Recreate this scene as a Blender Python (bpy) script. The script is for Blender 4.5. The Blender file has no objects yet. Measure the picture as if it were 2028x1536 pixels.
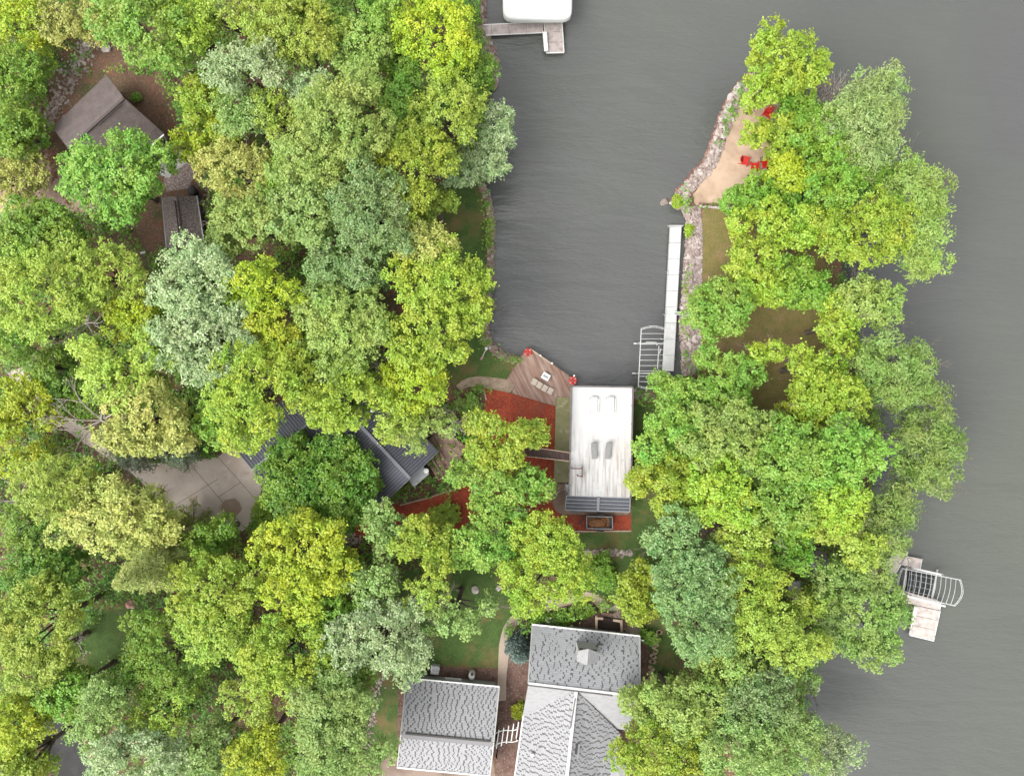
import bpy, math, random
import numpy as np
from mathutils import Vector, Matrix
R = math.radians
scene = bpy.context.scene
COL = scene.collection
H = 80.0          # camera height above the lake
PX = 20.0         # photo pixels per metre at the water
GZ = 0.8          # height of the land above the lake
rnd = random.Random(7)

def P(x, y, z=GZ):
    s = (H - z) / H / PX
    return Vector(((x - 1014) * s, (768 - y) * s, z))
def PP(pts, z=GZ):
    return [P(p[0], p[1], z if len(p) < 3 else p[2]) for p in pts]

# ------------------------------------------------------------ mesh helpers
class MB:
    def __init__(s): s.v = []; s.f = []; s.uv = []
    def add(s, vs, fs, uvs=None):
        o = len(s.v); s.v += [tuple(v) for v in vs]; s.f += [tuple(i + o for i in f) for f in fs]
        for k, f in enumerate(fs): s.uv.append(uvs[k] if uvs else None)
    def slab(s, pts, thick, planar=False):
        n = len(pts); top = [Vector(p) for p in pts]; bot = [p - Vector((0, 0, thick)) for p in top]
        uv = None
        e = (top[1] - top[0]).normalized(); w = top[2] - top[1]; w = (w - e * w.dot(e)).normalized()
        uv = [((p - top[0]).dot(e), (p - top[0]).dot(w)) for p in top]
        fs = [tuple(range(n)), tuple(range(2 * n - 1, n - 1, -1))] + [(i, i + n, (i + 1) % n + n, (i + 1) % n) for i in range(n)]
        s.add(top + bot, fs, [uv, uv[::-1]] + [[uv[i], uv[i], uv[(i + 1) % n], uv[(i + 1) % n]] for i in range(n)])
    def box(s, c, size, rz=0.0):
        c = Vector(c); M = Matrix.Rotation(rz, 3, 'Z'); h = [x / 2 for x in size]
        vs = [c + M @ Vector((x * h[0], y * h[1], z * h[2])) for z in (-1, 1) for x, y in ((-1, -1), (1, -1), (1, 1), (-1, 1))]
        s.add(vs, [(3, 2, 1, 0), (4, 5, 6, 7), (0, 1, 5, 4), (1, 2, 6, 5), (2, 3, 7, 6), (3, 0, 4, 7)])
    def bar(s, a, b, w, h, up=Vector((0, 0, 1))):
        a = Vector(a); b = Vector(b); d = (b - a).normalized(); sd = d.cross(up)
        if sd.length < 1e-4: sd = d.cross(Vector((1, 0, 0)))
        sd.normalize(); u = sd.cross(d)
        q = [sd * w / 2 * i + u * h / 2 * j for i, j in ((-1, -1), (1, -1), (1, 1), (-1, 1))]
        s.add([a + x for x in q] + [b + x for x in q], [(3, 2, 1, 0), (4, 5, 6, 7), (0, 1, 5, 4), (1, 2, 6, 5), (2, 3, 7, 6), (3, 0, 4, 7)])
    def tube(s, pts, r, n=6, cap=True):
        pts = [Vector(p) for p in pts]; m = len(pts); rs = r if isinstance(r, (list, tuple)) else [r] * m
        vs = []; fs = []
        for i, p in enumerate(pts):
            d = (pts[min(i + 1, m - 1)] - pts[max(i - 1, 0)])
            d = d.normalized() if d.length > 1e-6 else Vector((0, 0, 1))
            a = d.cross(Vector((0.13, 0.21, 0.97)) if abs(d.z) < .9 else Vector((1, 0.1, 0))).normalized(); b = d.cross(a)
            for k in range(n):
                t = 2 * math.pi * k / n; vs.append(p + (a * math.cos(t) + b * math.sin(t)) * rs[i])
        for i in range(m - 1):
            for k in range(n): fs.append((i * n + k, i * n + (k + 1) % n, (i + 1) * n + (k + 1) % n, (i + 1) * n + k))
        if cap: fs += [tuple(range(n - 1, -1, -1)), tuple((m - 1) * n + k for k in range(n))]
        s.add(vs, fs)
    def lathe(s, c, prof, n=16, sx=1, sy=1):
        c = Vector(c); vs = []; fs = []; m = len(prof)
        for r, z in prof:
            for k in range(n):
                t = 2 * math.pi * k / n; vs.append(c + Vector((r * math.cos(t) * sx, r * math.sin(t) * sy, z)))
        for i in range(m - 1):
            for k in range(n): fs.append((i * n + k, i * n + (k + 1) % n, (i + 1) * n + (k + 1) % n, (i + 1) * n + k))
        fs += [tuple(range(n - 1, -1, -1)), tuple((m - 1) * n + k for k in range(n))]
        s.add(vs, fs)
    def torus(s, c, R0, r, n=20, m=8, a0=0, a1=2 * math.pi):
        c = Vector(c); full = abs(a1 - a0 - 2 * math.pi) < 1e-3
        pts = [c + Vector((R0 * math.cos(a0 + (a1 - a0) * k / n), R0 * math.sin(a0 + (a1 - a0) * k / n), 0)) for k in range(n + 1)]
        s.tube(pts, r, m, not full)

def mesh_of(name, mb, origin=Vector((0, 0, 0)), mat=None, smooth=False):
    me = bpy.data.meshes.new(name)
    me.from_pydata([(v[0] - origin[0], v[1] - origin[1], v[2] - origin[2]) for v in mb.v], [], mb.f)
    if any(u is not None for u in mb.uv):
        ul = me.uv_layers.new(name='UVMap'); arr = np.zeros((len(me.loops), 2), np.float32); k = 0
        for f, u in zip(mb.f, mb.uv):
            if u is not None:
                for j in range(len(f)): arr[k + j] = u[j]
            k += len(f)
        ul.data.foreach_set('uv', arr.ravel())
    if mat: me.materials.append(mat)
    if smooth: me.polygons.foreach_set('use_smooth', [True] * len(me.polygons))
    me.update()
    return me
WLOC = {}
def link(o): COL.objects.link(o); return o
def tag(o, label=None, cat=None, group=None, kind=None):
    if label: o['label'] = label
    if cat: o['category'] = cat
    if group: o['group'] = group
    if kind: o['kind'] = kind
    return o
def thing(name, label, cat, loc, group=None, rz=0.0):
    o = bpy.data.objects.new(name, None); o.empty_display_size = .3
    o.location = loc; o.rotation_euler = (0, 0, rz); WLOC[o] = Vector(loc); link(o)
    return tag(o, label, cat, group)
def part(name, mb, mat, parent=None, local=False, smooth=False, label=None):
    """one mesh object; mb in world coordinates unless local"""
    org = Vector((0, 0, 0))
    if parent is not None and not local: org = WLOC[parent]
    o = bpy.data.objects.new(name, mesh_of(name, mb, org, mat, smooth)); link(o)
    if parent is not None: o.parent = parent; WLOC[o] = WLOC[parent]
    if label: o['label'] = label
    return o
def single(name, mb, mat, label, cat, group=None, smooth=False, origin=None):
    org = Vector(origin) if origin is not None else Vector(mb.v[0])
    o = bpy.data.objects.new(name, mesh_of(name, mb, org, mat, smooth)); o.location = org; WLOC[o] = org; link(o)
    return tag(o, label, cat, group)
def struct(name, mb, mat, kind='structure', smooth=False):
    o = bpy.data.objects.new(name, mesh_of(name, mb, Vector((0, 0, 0)), mat, smooth)); link(o); o['kind'] = kind
    return o
def dup(root, loc, rz=0.0, label=None, scale=None):
    c = root.copy(); link(c); c.location = loc; c.rotation_euler = (0, 0, rz); WLOC[c] = Vector(loc)
    if label: c['label'] = label
    if scale: c.scale = scale
    for ch in root.children:
        d = ch.copy(); link(d); d.parent = c
        for g in ch.children:
            e = g.copy(); link(e); e.parent = d
    return c
def cat_rom(pts, n=6, closed=False):
    out = []; m = len(pts); rng = range(m if closed else m - 1)
    g = (lambda i: pts[i % m]) if closed else (lambda i: pts[min(max(i, 0), m - 1)])
    for i in rng:
        p0, p1, p2, p3 = g(i - 1), g(i), g(i + 1), g(i + 2)
        for k in range(n):
            t = k / n
            out.append(tuple(.5 * (2 * b + (c - a) * t + (2 * a - 5 * b + 4 * c - d) * t * t + (3 * b - a - 3 * c + d) * t ** 3) for a, b, c, d in zip(p0[:2], p1[:2], p2[:2], p3[:2])))
    if not closed: out.append(tuple(pts[-1][:2]))
    return out
def rough_edge(pts, amp=1.5, step=7):
    out = []; m = len(pts)
    for i in range(m):
        a, b = pts[i], pts[(i + 1) % m]; L = math.dist(a, b); k = max(1, min(60, int(L / step)))
        for j in range(k):
            t = j / k; out.append((a[0] + (b[0] - a[0]) * t + rnd.uniform(-amp, amp), a[1] + (b[1] - a[1]) * t + rnd.uniform(-amp, amp)))
    return out
def inside(x, y, poly):
    c = False; n = len(poly); j = n - 1
    for i in range(n):
        xi, yi = poly[i][:2]; xj, yj = poly[j][:2]
        if (yi > y) != (yj > y) and x < (xj - xi) * (y - yi) / (yj - yi) + xi: c = not c
        j = i
    return c

# ------------------------------------------------------------ materials
def N(nt, t, **kw):
    n = nt.nodes.new(t)
    for k, v in kw.items():
        if k in n.inputs: n.inputs[k].default_value = v
        else: setattr(n, k, v)
    return n
def rgba(c): return (c[0], c[1], c[2], 1)
def new_mat(name):
    m = bpy.data.materials.new(name); m.use_nodes = True; nt = m.node_tree; nt.nodes.clear()
    out = N(nt, 'ShaderNodeOutputMaterial'); b = N(nt, 'ShaderNodeBsdfPrincipled'); nt.links.new(b.outputs[0], out.inputs[0])
    return m, nt, b, out
def mixc(nt, fac, a, b):
    n = N(nt, 'ShaderNodeMix', data_type='RGBA')
    if isinstance(fac, float): n.inputs[0].default_value = fac
    else: nt.links.new(fac, n.inputs[0])
    for v, i in ((a, 6), (b, 7)):
        if isinstance(v, tuple): n.inputs[i].default_value = rgba(v)
        else: nt.links.new(v, n.inputs[i])
    return n.outputs[2]
def mathn(nt, op, a, b=None, c=None):
    n = N(nt, 'ShaderNodeMath', operation=op)
    for v, i in ((a, 0), (b, 1), (c, 2)):
        if v is None: continue
        if isinstance(v, (int, float)): n.inputs[i].default_value = v
        else: nt.links.new(v, n.inputs[i])
    return n.outputs[0]
def ramp(nt, fac, lo, hi):
    n = N(nt, 'ShaderNodeMapRange'); n.inputs[1].default_value = lo; n.inputs[2].default_value = hi
    nt.links.new(fac, n.inputs[0]); return n.outputs[0]
def coords(nt, which='Object', rz=0.0, scale=(1, 1, 1)):
    tc = N(nt, 'ShaderNodeTexCoord'); mp = N(nt, 'ShaderNodeMapping')
    mp.inputs['Rotation'].default_value = (0, 0, rz); mp.inputs['Scale'].default_value = scale
    nt.links.new(tc.outputs[which], mp.inputs[0]); return mp.outputs[0]
def noise(nt, co, scale, detail=4, rough=.6):
    n = N(nt, 'ShaderNodeTexNoise'); n.inputs['Scale'].default_value = scale; n.inputs['Detail'].default_value = detail; n.inputs['Roughness'].default_value = rough
    nt.links.new(co, n.inputs['Vector']); return n.outputs['Fac']
def bump(nt, b, h, strength=.3, dist=.05):
    n = N(nt, 'ShaderNodeBump'); n.inputs['Strength'].default_value = strength; n.inputs['Distance'].default_value = dist
    nt.links.new(h, n.inputs['Height']); nt.links.new(n.outputs[0], b.inputs['Normal'])
def M_noise(name, layers, rough=.8, bmp=.3, bscale=12, bdist=.05, metal=0, rz=0.0, scale=(1, 1, 1), base=None):
    """layers: [(colour, noise scale, lo, hi)...] laid over the base colour"""
    m, nt, b, out = new_mat(name); co = coords(nt, 'Object', rz, scale)
    c = base
    for col, sc, lo, hi in layers:
        c = mixc(nt, ramp(nt, noise(nt, co, sc), lo, hi), c, col)
    if isinstance(c, tuple): b.inputs['Base Color'].default_value = rgba(c)
    else: nt.links.new(c, b.inputs['Base Color'])
    b.inputs['Roughness'].default_value = rough; b.inputs['Metallic'].default_value = metal
    if bmp: bump(nt, b, noise(nt, co, bscale, 5), bmp, bdist)
    return m
def M_stripe(name, base, dark, pitch, width, rz, var=None, rough=.7, nscale=(1, 1, 1), bmp=.4, streak=None):
    """boards: a dark gap every pitch metres across, each board its own tone"""
    m, nt, b, out = new_mat(name); co = coords(nt, 'Object', rz)
    sx = N(nt, 'ShaderNodeSeparateXYZ'); nt.links.new(co, sx.inputs[0])
    u = mathn(nt, 'DIVIDE', sx.outputs[0], pitch); fr = mathn(nt, 'FRACT', u)
    wn = N(nt, 'ShaderNodeTexWhiteNoise', noise_dimensions='1D'); nt.links.new(mathn(nt, 'FLOOR', u), wn.inputs['W'])
    c = mixc(nt, wn.outputs[0], base, var or tuple(x * .75 for x in base))
    mp = N(nt, 'ShaderNodeMapping'); mp.inputs['Scale'].default_value = nscale; nt.links.new(co, mp.inputs[0])
    nz = noise(nt, mp.outputs[0], 2.2, 5)
    c = mixc(nt, ramp(nt, nz, .42, .72), c, streak or tuple(x * .55 for x in base))
    g = mathn(nt, 'LESS_THAN', fr, width)
    c = mixc(nt, g, c, dark); nt.links.new(c, b.inputs['Base Color']); b.inputs['Roughness'].default_value = rough
    if bmp: bump(nt, b, mathn(nt, 'SUBTRACT', 1.0, g), bmp, .02)
    return m
def M_plain(name, col, rough=.5, metal=0, var=.15):
    return M_noise(name, [(tuple(x * (1 - var) for x in col), 3.0, .35, .7)], rough, .08, 20, .01, metal, base=col)

def M_leaf(name, a, b_, c_, trans=.22, gloss=.5):
    """three leaf tones: most leaves between a and b_, some c_; a slow drift over the crown and from tree to tree"""
    m, nt, b, out = new_mat(name)
    geo = N(nt, 'ShaderNodeNewGeometry'); oi = N(nt, 'ShaderNodeObjectInfo'); co = coords(nt, 'Object')
    c = mixc(nt, geo.outputs['Random Per Island'], a, b_)
    c = mixc(nt, ramp(nt, noise(nt, co, .55, 3), .45, .68), c, c_)
    hs = N(nt, 'ShaderNodeHueSaturation')
    hn = mathn(nt, 'MULTIPLY_ADD', noise(nt, co, .33, 3), .12, -.06)
    nt.links.new(mathn(nt, 'ADD', mathn(nt, 'MULTIPLY_ADD', oi.outputs['Random'], .016, .492), hn), hs.inputs['Hue'])
    nt.links.new(mathn(nt, 'MULTIPLY_ADD', oi.outputs['Random'], .25, .88), hs.inputs['Value'])
    nt.links.new(c, hs.inputs['Color'])
    nt.links.new(hs.outputs[0], b.inputs['Base Color']); b.inputs['Roughness'].default_value = gloss
    tr = N(nt, 'ShaderNodeBsdfTranslucent'); nt.links.new(hs.outputs[0], tr.inputs[0])
    mx = N(nt, 'ShaderNodeMixShader'); mx.inputs[0].default_value = trans
    nt.links.new(b.outputs[0], mx.inputs[1]); nt.links.new(tr.outputs[0], mx.inputs[2]); nt.links.new(mx.outputs[0], out.inputs[0])
    return m
def M_shingle(name, base, dark, row=.27, tab=.62, amount=.5, line=.16, spot=.35, seed=0.0):
    """shingle courses: UV in metres, u along the eave, v across the courses; dark wet joints wander from course to course"""
    m, nt, b, out = new_mat(name)
    tc = N(nt, 'ShaderNodeTexCoord'); s = N(nt, 'ShaderNodeSeparateXYZ'); nt.links.new(tc.outputs['UV'], s.inputs[0])
    u, v = s.outputs[0], s.outputs[1]
    vr = mathn(nt, 'DIVIDE', v, row); ri = mathn(nt, 'FLOOR', vr); fv = mathn(nt, 'FRACT', vr)
    def xy(a_, b_):
        c = N(nt, 'ShaderNodeCombineXYZ'); nt.links.new(a_, c.inputs[0]); nt.links.new(b_, c.inputs[1]); return c.outputs[0]
    w1 = noise(nt, xy(mathn(nt, 'MULTIPLY', u, .12), mathn(nt, 'MULTIPLY_ADD', ri, .15, seed)), 1.0, 3, .7)
    w2 = noise(nt, xy(mathn(nt, 'MULTIPLY', u, .5), mathn(nt, 'MULTIPLY_ADD', ri, .4, seed)), 1.0, 2)
    wr = N(nt, 'ShaderNodeTexWhiteNoise', noise_dimensions='1D'); nt.links.new(ri, wr.inputs['W'])
    x = mathn(nt, 'ADD', mathn(nt, 'DIVIDE', u, tab), mathn(nt, 'ADD', mathn(nt, 'MULTIPLY', w1, 5.5), mathn(nt, 'ADD', mathn(nt, 'MULTIPLY', w2, 1.3), mathn(nt, 'MULTIPLY', wr.outputs[0], .16))))
    gap = mathn(nt, 'LESS_THAN', mathn(nt, 'FRACT', x), line)
    lid = mathn(nt, 'MULTIPLY', mathn(nt, 'FLOOR', x), 7.31)
    keepn = noise(nt, xy(lid, mathn(nt, 'MULTIPLY', ri, .09)), 1.0, 2)
    big = noise(nt, xy(u, v), .3, 3)
    keep = mathn(nt, 'GREATER_THAN', mathn(nt, 'ADD', mathn(nt, 'MULTIPLY', keepn, .6), mathn(nt, 'MULTIPLY', big, .8)), 1.2 - amount)
    gap = mathn(nt, 'MULTIPLY', gap, keep)
    # ordinary tabs, staggered from course to course
    tx = mathn(nt, 'ADD', mathn(nt, 'DIVIDE', u, .33), mathn(nt, 'MULTIPLY', ri, .5)); wn = N(nt, 'ShaderNodeTexWhiteNoise', noise_dimensions='2D'); nt.links.new(xy(mathn(nt, 'FLOOR', tx), ri), wn.inputs['Vector'])
    dash = mathn(nt, 'MULTIPLY', mathn(nt, 'LESS_THAN', mathn(nt, 'FRACT', tx), .24), mathn(nt, 'LESS_THAN', fv, .5))
    dash = mathn(nt, 'MULTIPLY', dash, mathn(nt, 'GREATER_THAN', wn.outputs[0], 1 - spot))
    c = mixc(nt, wn.outputs[0], base, tuple(x_ * .88 for x_ in base))
    c = mixc(nt, mathn(nt, 'MULTIPLY', mathn(nt, 'LESS_THAN', fv, .18), .3), c, dark)
    c = mixc(nt, mathn(nt, 'MULTIPLY', dash, .33), c, dark)
    c = mixc(nt, mathn(nt, 'MULTIPLY', gap, .9), c, dark)
    c = mixc(nt, mathn(nt, 'MULTIPLY', noise(nt, xy(u, v), 9, 3), .25), c, tuple(x_ * .7 for x_ in base))
    nt.links.new(c, b.inputs['Base Color']); b.inputs['Roughness'].default_value = .85
    bump(nt, b, mathn(nt, 'SUBTRACT', fv, gap), .4, .03)
    return m
EXPOSURE = 1.5
WATER_A = (.070, .071, .0715); WATER_B = (.082, .087, .073); WATER_BUMP = .17
# ------------------------------------------------------------ world, sun, camera
SUN_EL, SUN_AZ = 56, 240       # azimuth clockwise from +Y (the top of the photo)
w = bpy.data.worlds.new('World'); scene.world = w; w.use_nodes = True; nt = w.node_tree; nt.nodes.clear()
sky = N(nt, 'ShaderNodeTexSky'); sky.sky_type = 'NISHITA'; sky.sun_disc = False
sky.sun_elevation = R(SUN_EL); sky.sun_rotation = R(SUN_AZ); sky.dust_density = 4; sky.air_density = 1.2
hs = N(nt, 'ShaderNodeHueSaturation'); hs.inputs['Saturation'].default_value = .1
bg = N(nt, 'ShaderNodeBackground'); bg.inputs[1].default_value = .13; wo = N(nt, 'ShaderNodeOutputWorld')
nt.links.new(sky.outputs[0], hs.inputs['Color']); nt.links.new(hs.outputs[0], bg.inputs[0]); nt.links.new(bg.outputs[0], wo.inputs[0])
sl = bpy.data.lights.new('sun', 'SUN'); sl.energy = .85; sl.angle = R(42); sl.color = (1, .96, .9)
so = link(bpy.data.objects.new('sun', sl)); so.location = (60, -30, 90)
sd = Vector((math.sin(R(SUN_AZ)) * math.cos(R(SUN_EL)), math.cos(R(SUN_AZ)) * math.cos(R(SUN_EL)), math.sin(R(SUN_EL))))
so.rotation_euler = sd.to_track_quat('Z', 'Y').to_euler()
cam = bpy.data.cameras.new('camera'); cam.sensor_fit = 'HORIZONTAL'; cam.angle = 2 * math.atan(2028 / PX / 2 / H)
cam.clip_end = 3000; co_ = link(bpy.data.objects.new('camera', cam)); co_.location = (0, 0, H); scene.camera = co_
scene.view_settings.view_transform = 'Standard'; scene.view_settings.look = 'None'; scene.view_settings.gamma = 1
scene.view_settings.use_curve_mapping = False; scene.view_settings.exposure = EXPOSURE
scene.cycles.max_bounces = 6; scene.cycles.diffuse_bounces = 2; scene.cycles.glossy_bounces = 2; scene.cycles.transmission_bounces = 3
scene.render.filter_size = 1.1; scene.cycles.use_denoising = True; scene.cycles.caustics_reflective = False; scene.cycles.caustics_refractive = False

# ------------------------------------------------------------ materials of the place
m_floor = M_noise('forest floor', [((.12, .065, .04), 1.3, .4, .62), ((.06, .062, .02), .35, .5, .66), ((.17, .075, .045), .8, .54, .68), ((.23, .155, .105), 6, .54, .72), ((.06, .04, .028), 4, .58, .7)], .95, .8, 9, .08, base=(.135, .08, .05))
m_lawn = M_noise('lawn', [((.04, .075, .014), 1.6, .4, .66), ((.14, .10, .04), .38, .5, .66), ((.10, .15, .035), 9, .52, .72)], .95, .6, 14, .06, base=(.055, .10, .02))
m_dry = M_noise('dry lawn', [((.13, .115, .03), 1.2, .4, .62), ((.22, .14, .075), .4, .48, .64), ((.09, .10, .022), 6, .5, .72), ((.26, .2, .1), 9, .58, .75)], .95, .6, 14, .06, base=(.17, .13, .045))
m_sand = M_noise('sand', [((.27, .185, .125), .6, .4, .7), ((.13, .075, .05), 4.5, .67, .73), ((.40, .29, .21), 14, .52, .75)], .95, .4, 16, .05, base=(.43, .315, .225))
m_gravel = M_noise('gravel', [((.16, .11, .095), 5, .42, .6), ((.42, .36, .34), 7, .52, .66)], .95, .8, 7, .08, base=(.26, .2, .18))
m_mulch = M_noise('red mulch', [((.22, .034, .016), .9, .4, .65), ((.42, .11, .05), 7, .54, .72), ((.12, .025, .014), 5, .57, .7), ((.2, .06, .035), .5, .55, .75)], .95, .8, 10, .08, base=(.31, .055, .024))
m_bed = M_noise('planting bed', [((.085, .045, .032), 1.5, .42, .62), ((.24, .165, .14), 6, .52, .68), ((.05, .06, .02), .8, .6, .75)], .95, .8, 9, .08, base=(.14, .085, .065))
m_conc = M_noise('driveway concrete', [((.43, .345, .29), .35, .4, .66), ((.54, .465, .41), 1.2, .5, .75), ((.32, .24, .19), .5, .62, .8)], .9, .1, 18, .01, base=(.49, .415, .36))
m_walk = M_noise('walk concrete', [((.30, .23, .18), .5, .4, .66), ((.42, .35, .29), 5, .55, .8)], .9, .15, 18, .02, base=(.36, .285, .225))
m_pale = M_noise('pale concrete', [((.38, .37, .35), .7, .4, .66)], .9, .15, 18, .02, base=(.47, .45, .44))
m_patio = M_noise('mossy concrete', [((.22, .215, .10), .5, .4, .62), ((.38, .34, .23), 1.3, .55, .72), ((.15, .14, .085), .9, .6, .75)], .9, .15, 14, .02, base=(.31, .29, .16))
m_leafdrive = M_noise('leaf strewn drive', [((.14, .055, .035), .55, .5, .56), ((.30, .22, .18), 2, .5, .7), ((.12, .06, .04), 1.6, .6, .64)], .95, .3, 9, .04, base=(.31, .22, .175))
m_asph = M_noise('asphalt', [((.045, .042, .042), 1, .4, .7)], .95, .3, 20, .02, base=(.03, .029, .029))
m_stone = M_noise('riprap stone', [((.30, .235, .205), .9, .44, .56), ((.42, .37, .34), 1.7, .5, .62), ((.13, .09, .075), 2.6, .54, .64)], .9, .5, 8, .05, base=(.25, .2, .18))
m_rubble = M_noise('red brown rubble', [((.24, .16, .13), 1.6, .42, .56), ((.40, .34, .31), 2.4, .5, .62)], .9, .5, 8, .05, base=(.16, .11, .09))
m_boulder = M_noise('boulder', [((.48, .44, .41), 1.2, .45, .65)], .9, .5, 5, .06, base=(.36, .315, .29))
m_brownboulder = M_noise('brown boulder', [((.28, .23, .2), 1.2, .45, .65)], .9, .5, 5, .06, base=(.2, .16, .14))
m_deck = M_stripe('weathered deck boards', (.28, .165, .12), (.05, .03, .022), .15, .16, R(-27), (.15, .085, .065), .8, (1.2, .16, 1), .5, (.4, .29, .235))
m_compo = M_stripe('composite dock boards', (.40, .345, .32), (.3, .25, .235), .14, .1, 0, (.37, .315, .295), .7)
m_alu = M_stripe('aluminium dock planks', (.47, .47, .46), (.37, .37, .365), .2, .1, R(90), (.44, .44, .435), .5, streak=(.52, .52, .51))
m_white = M_plain('white paint', (.62, .62, .6), .45, 0, .1)
m_lift = M_plain('grey white lift frame', (.42, .42, .41), .5, 0, .15); m_alupipe = M_plain('pale aluminium', (.42, .42, .41), .4, .2)
m_wood = M_noise('brown timber', [((.10, .055, .04), 2, .4, .65)], .8, .3, 10, .02, base=(.17, .1, .075))
m_palewood = M_noise('pale timber', [((.3, .22, .16), 2, .4, .65)], .8, .3, 10, .02, base=(.4, .3, .22))
m_bark = M_noise('bark', [((.08, .06, .048), 3, .4, .65)], .95, .6, 8, .05, base=(.15, .12, .1), scale=(1, 1, .3))
m_deadbark = M_noise('dead bark', [((.24, .2, .17), 2, .4, .65)], .95, .4, 8, .04, base=(.38, .33, .29), scale=(1, 1, .3))
m_wall = M_plain('pale siding', (.42, .42, .4), .7); m_brownwall = M_plain('brown siding', (.12, .085, .065), .8)
m_darkwall = M_plain('slate siding', (.13, .14, .16), .7)
m_glass = M_plain('window glass', (.03, .04, .05), .08); m_black = M_plain('black paint', (.012, .012, .013), .5)
m_darkmetal = M_plain('blue black metal roof', (.078, .08, .10), .36, .0, .2); m_seam = M_plain('metal seam with painted sheen', (.15, .155, .18), .35, .0, .2)  # paler seam colour paints in the light stripes reflected along the ribs
m_graymetal = M_plain('dull grey metal', (.24, .25, .26), .45, .2)
m_grayfab = M_plain('grey sling fabric', (.2, .2, .195), .8); m_creamfab = M_plain('cream weatherproof fabric', (.42, .35, .29), .8)
m_red = M_plain('red paint', (.5, .022, .016), .4); m_canopy = M_noise('cream vinyl', [((.60, .61, .585), .3, .35, .7)], .5, .06, 6, .02, base=(.56, .575, .55))
m_rust = M_noise('rust', [((.05, .03, .02), 4, .4, .6)], .8, .3, 10, .02, base=(.12, .06, .035))
m_membrane = None
def make_membrane():
    m, nt, b, out = new_mat('white roof membrane'); co = coords(nt, 'Object')
    mp = N(nt, 'ShaderNodeMapping'); mp.inputs['Scale'].default_value = (3.2, .25, 1); nt.links.new(co, mp.inputs[0])
    st = ramp(nt, noise(nt, mp.outputs[0], 1.4, 5), .42, .68)
    s = N(nt, 'ShaderNodeSeparateXYZ'); nt.links.new(co, s.inputs[0])
    south = ramp(nt, s.outputs[1], 2.2, -2.6)
    c = mixc(nt, mathn(nt, 'MULTIPLY', st, mathn(nt, 'MULTIPLY', south, .85)), (.45, .445, .44), (.2, .165, .145))
    east = mathn(nt, 'MULTIPLY', ramp(nt, s.outputs[0], .2, 2.9), ramp(nt, noise(nt, mp.outputs[0], .8, 4), .38, .68))
    c = mixc(nt, mathn(nt, 'MULTIPLY', mathn(nt, 'MULTIPLY', east, south), .6), c, (.36, .21, .11))
    bl = ramp(nt, noise(nt, co, 2.6, 5), .6, .75)
    c = mixc(nt, mathn(nt, 'MULTIPLY', bl, mathn(nt, 'MULTIPLY', south, .55)), c, (.2, .185, .18))
    nt.links.new(c, b.inputs['Base Color']); b.inputs['Roughness'].default_value = .6
    return m
m_membrane = make_membrane()
m_sh_grey = M_shingle('grey shingles', (.31, .31, .32), (.05, .046, .043), .2, .52, .68, .24, .35, 3.0)
m_sh_clean = M_shingle('clean grey shingles', (.31, .307, .31), (.10, .095, .095), .2, .5, .36, .14, .3, 9.0)
m_sh_mid = M_shingle('grey shingles with wet joints', (.30, .305, .315), (.04, .037, .037), .2, .75, .58, .15, .35, 21.0)
m_sh_brown = M_noise('brown shingles', [((.075, .058, .054), 1.2, .4, .65), ((.16, .13, .122), 11, .5, .75)], .9, .5, 14, .03, base=(.105, .083, .078))

# ------------------------------------------------------------ water
def make_water():
    m, nt, b, out = new_mat('lake water'); co = coords(nt, 'Object')
    big = noise(nt, co, .028, 3)
    c = mixc(nt, ramp(nt, big, .35, .68), WATER_A, WATER_B)
    nt.links.new(c, b.inputs['Base Color']); b.inputs['Roughness'].default_value = .12
    b.inputs['IOR'].default_value = 1.55
    def wav(rz, sc, s, det=4):
        mp = N(nt, 'ShaderNodeMapping'); mp.inputs['Rotation'].default_value = (0, 0, R(rz)); mp.inputs['Scale'].default_value = sc
        nt.links.new(co, mp.inputs[0]); n = N(nt, 'ShaderNodeTexNoise'); n.inputs['Scale'].default_value = s; n.inputs['Detail'].default_value = det
        n.inputs['Roughness'].default_value = .55; n.inputs['Distortion'].default_value = .6; nt.links.new(mp.outputs[0], n.inputs['Vector']); return n.outputs['Fac']
    h = mathn(nt, 'ADD', mathn(nt, 'MULTIPLY', wav(24, (.3, 1.3, 1), .9, 4), 1.0), mathn(nt, 'MULTIPLY', wav(12, (.3, 1.0, 1), .22, 2), 3.2))
    h = mathn(nt, 'ADD', h, mathn(nt, 'MULTIPLY', wav(35, (.55, 1.5, 1), 2.6, 3), .4))
    gust = ramp(nt, noise(nt, co, .045, 2), .3, .7)
    h = mathn(nt, 'MULTIPLY', h, mathn(nt, 'MULTIPLY_ADD', gust, .6, .55))
    bump(nt, b, h, WATER_BUMP, 1.0)
    return m
m_water = make_water()
mb = MB(); S = 1500
mb.add([(-S, -S, 0), (S, -S, 0), (S, S, 0), (-S, S, 0)], [(0, 1, 2, 3)]); struct('lake_water', mb, m_water)

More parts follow.
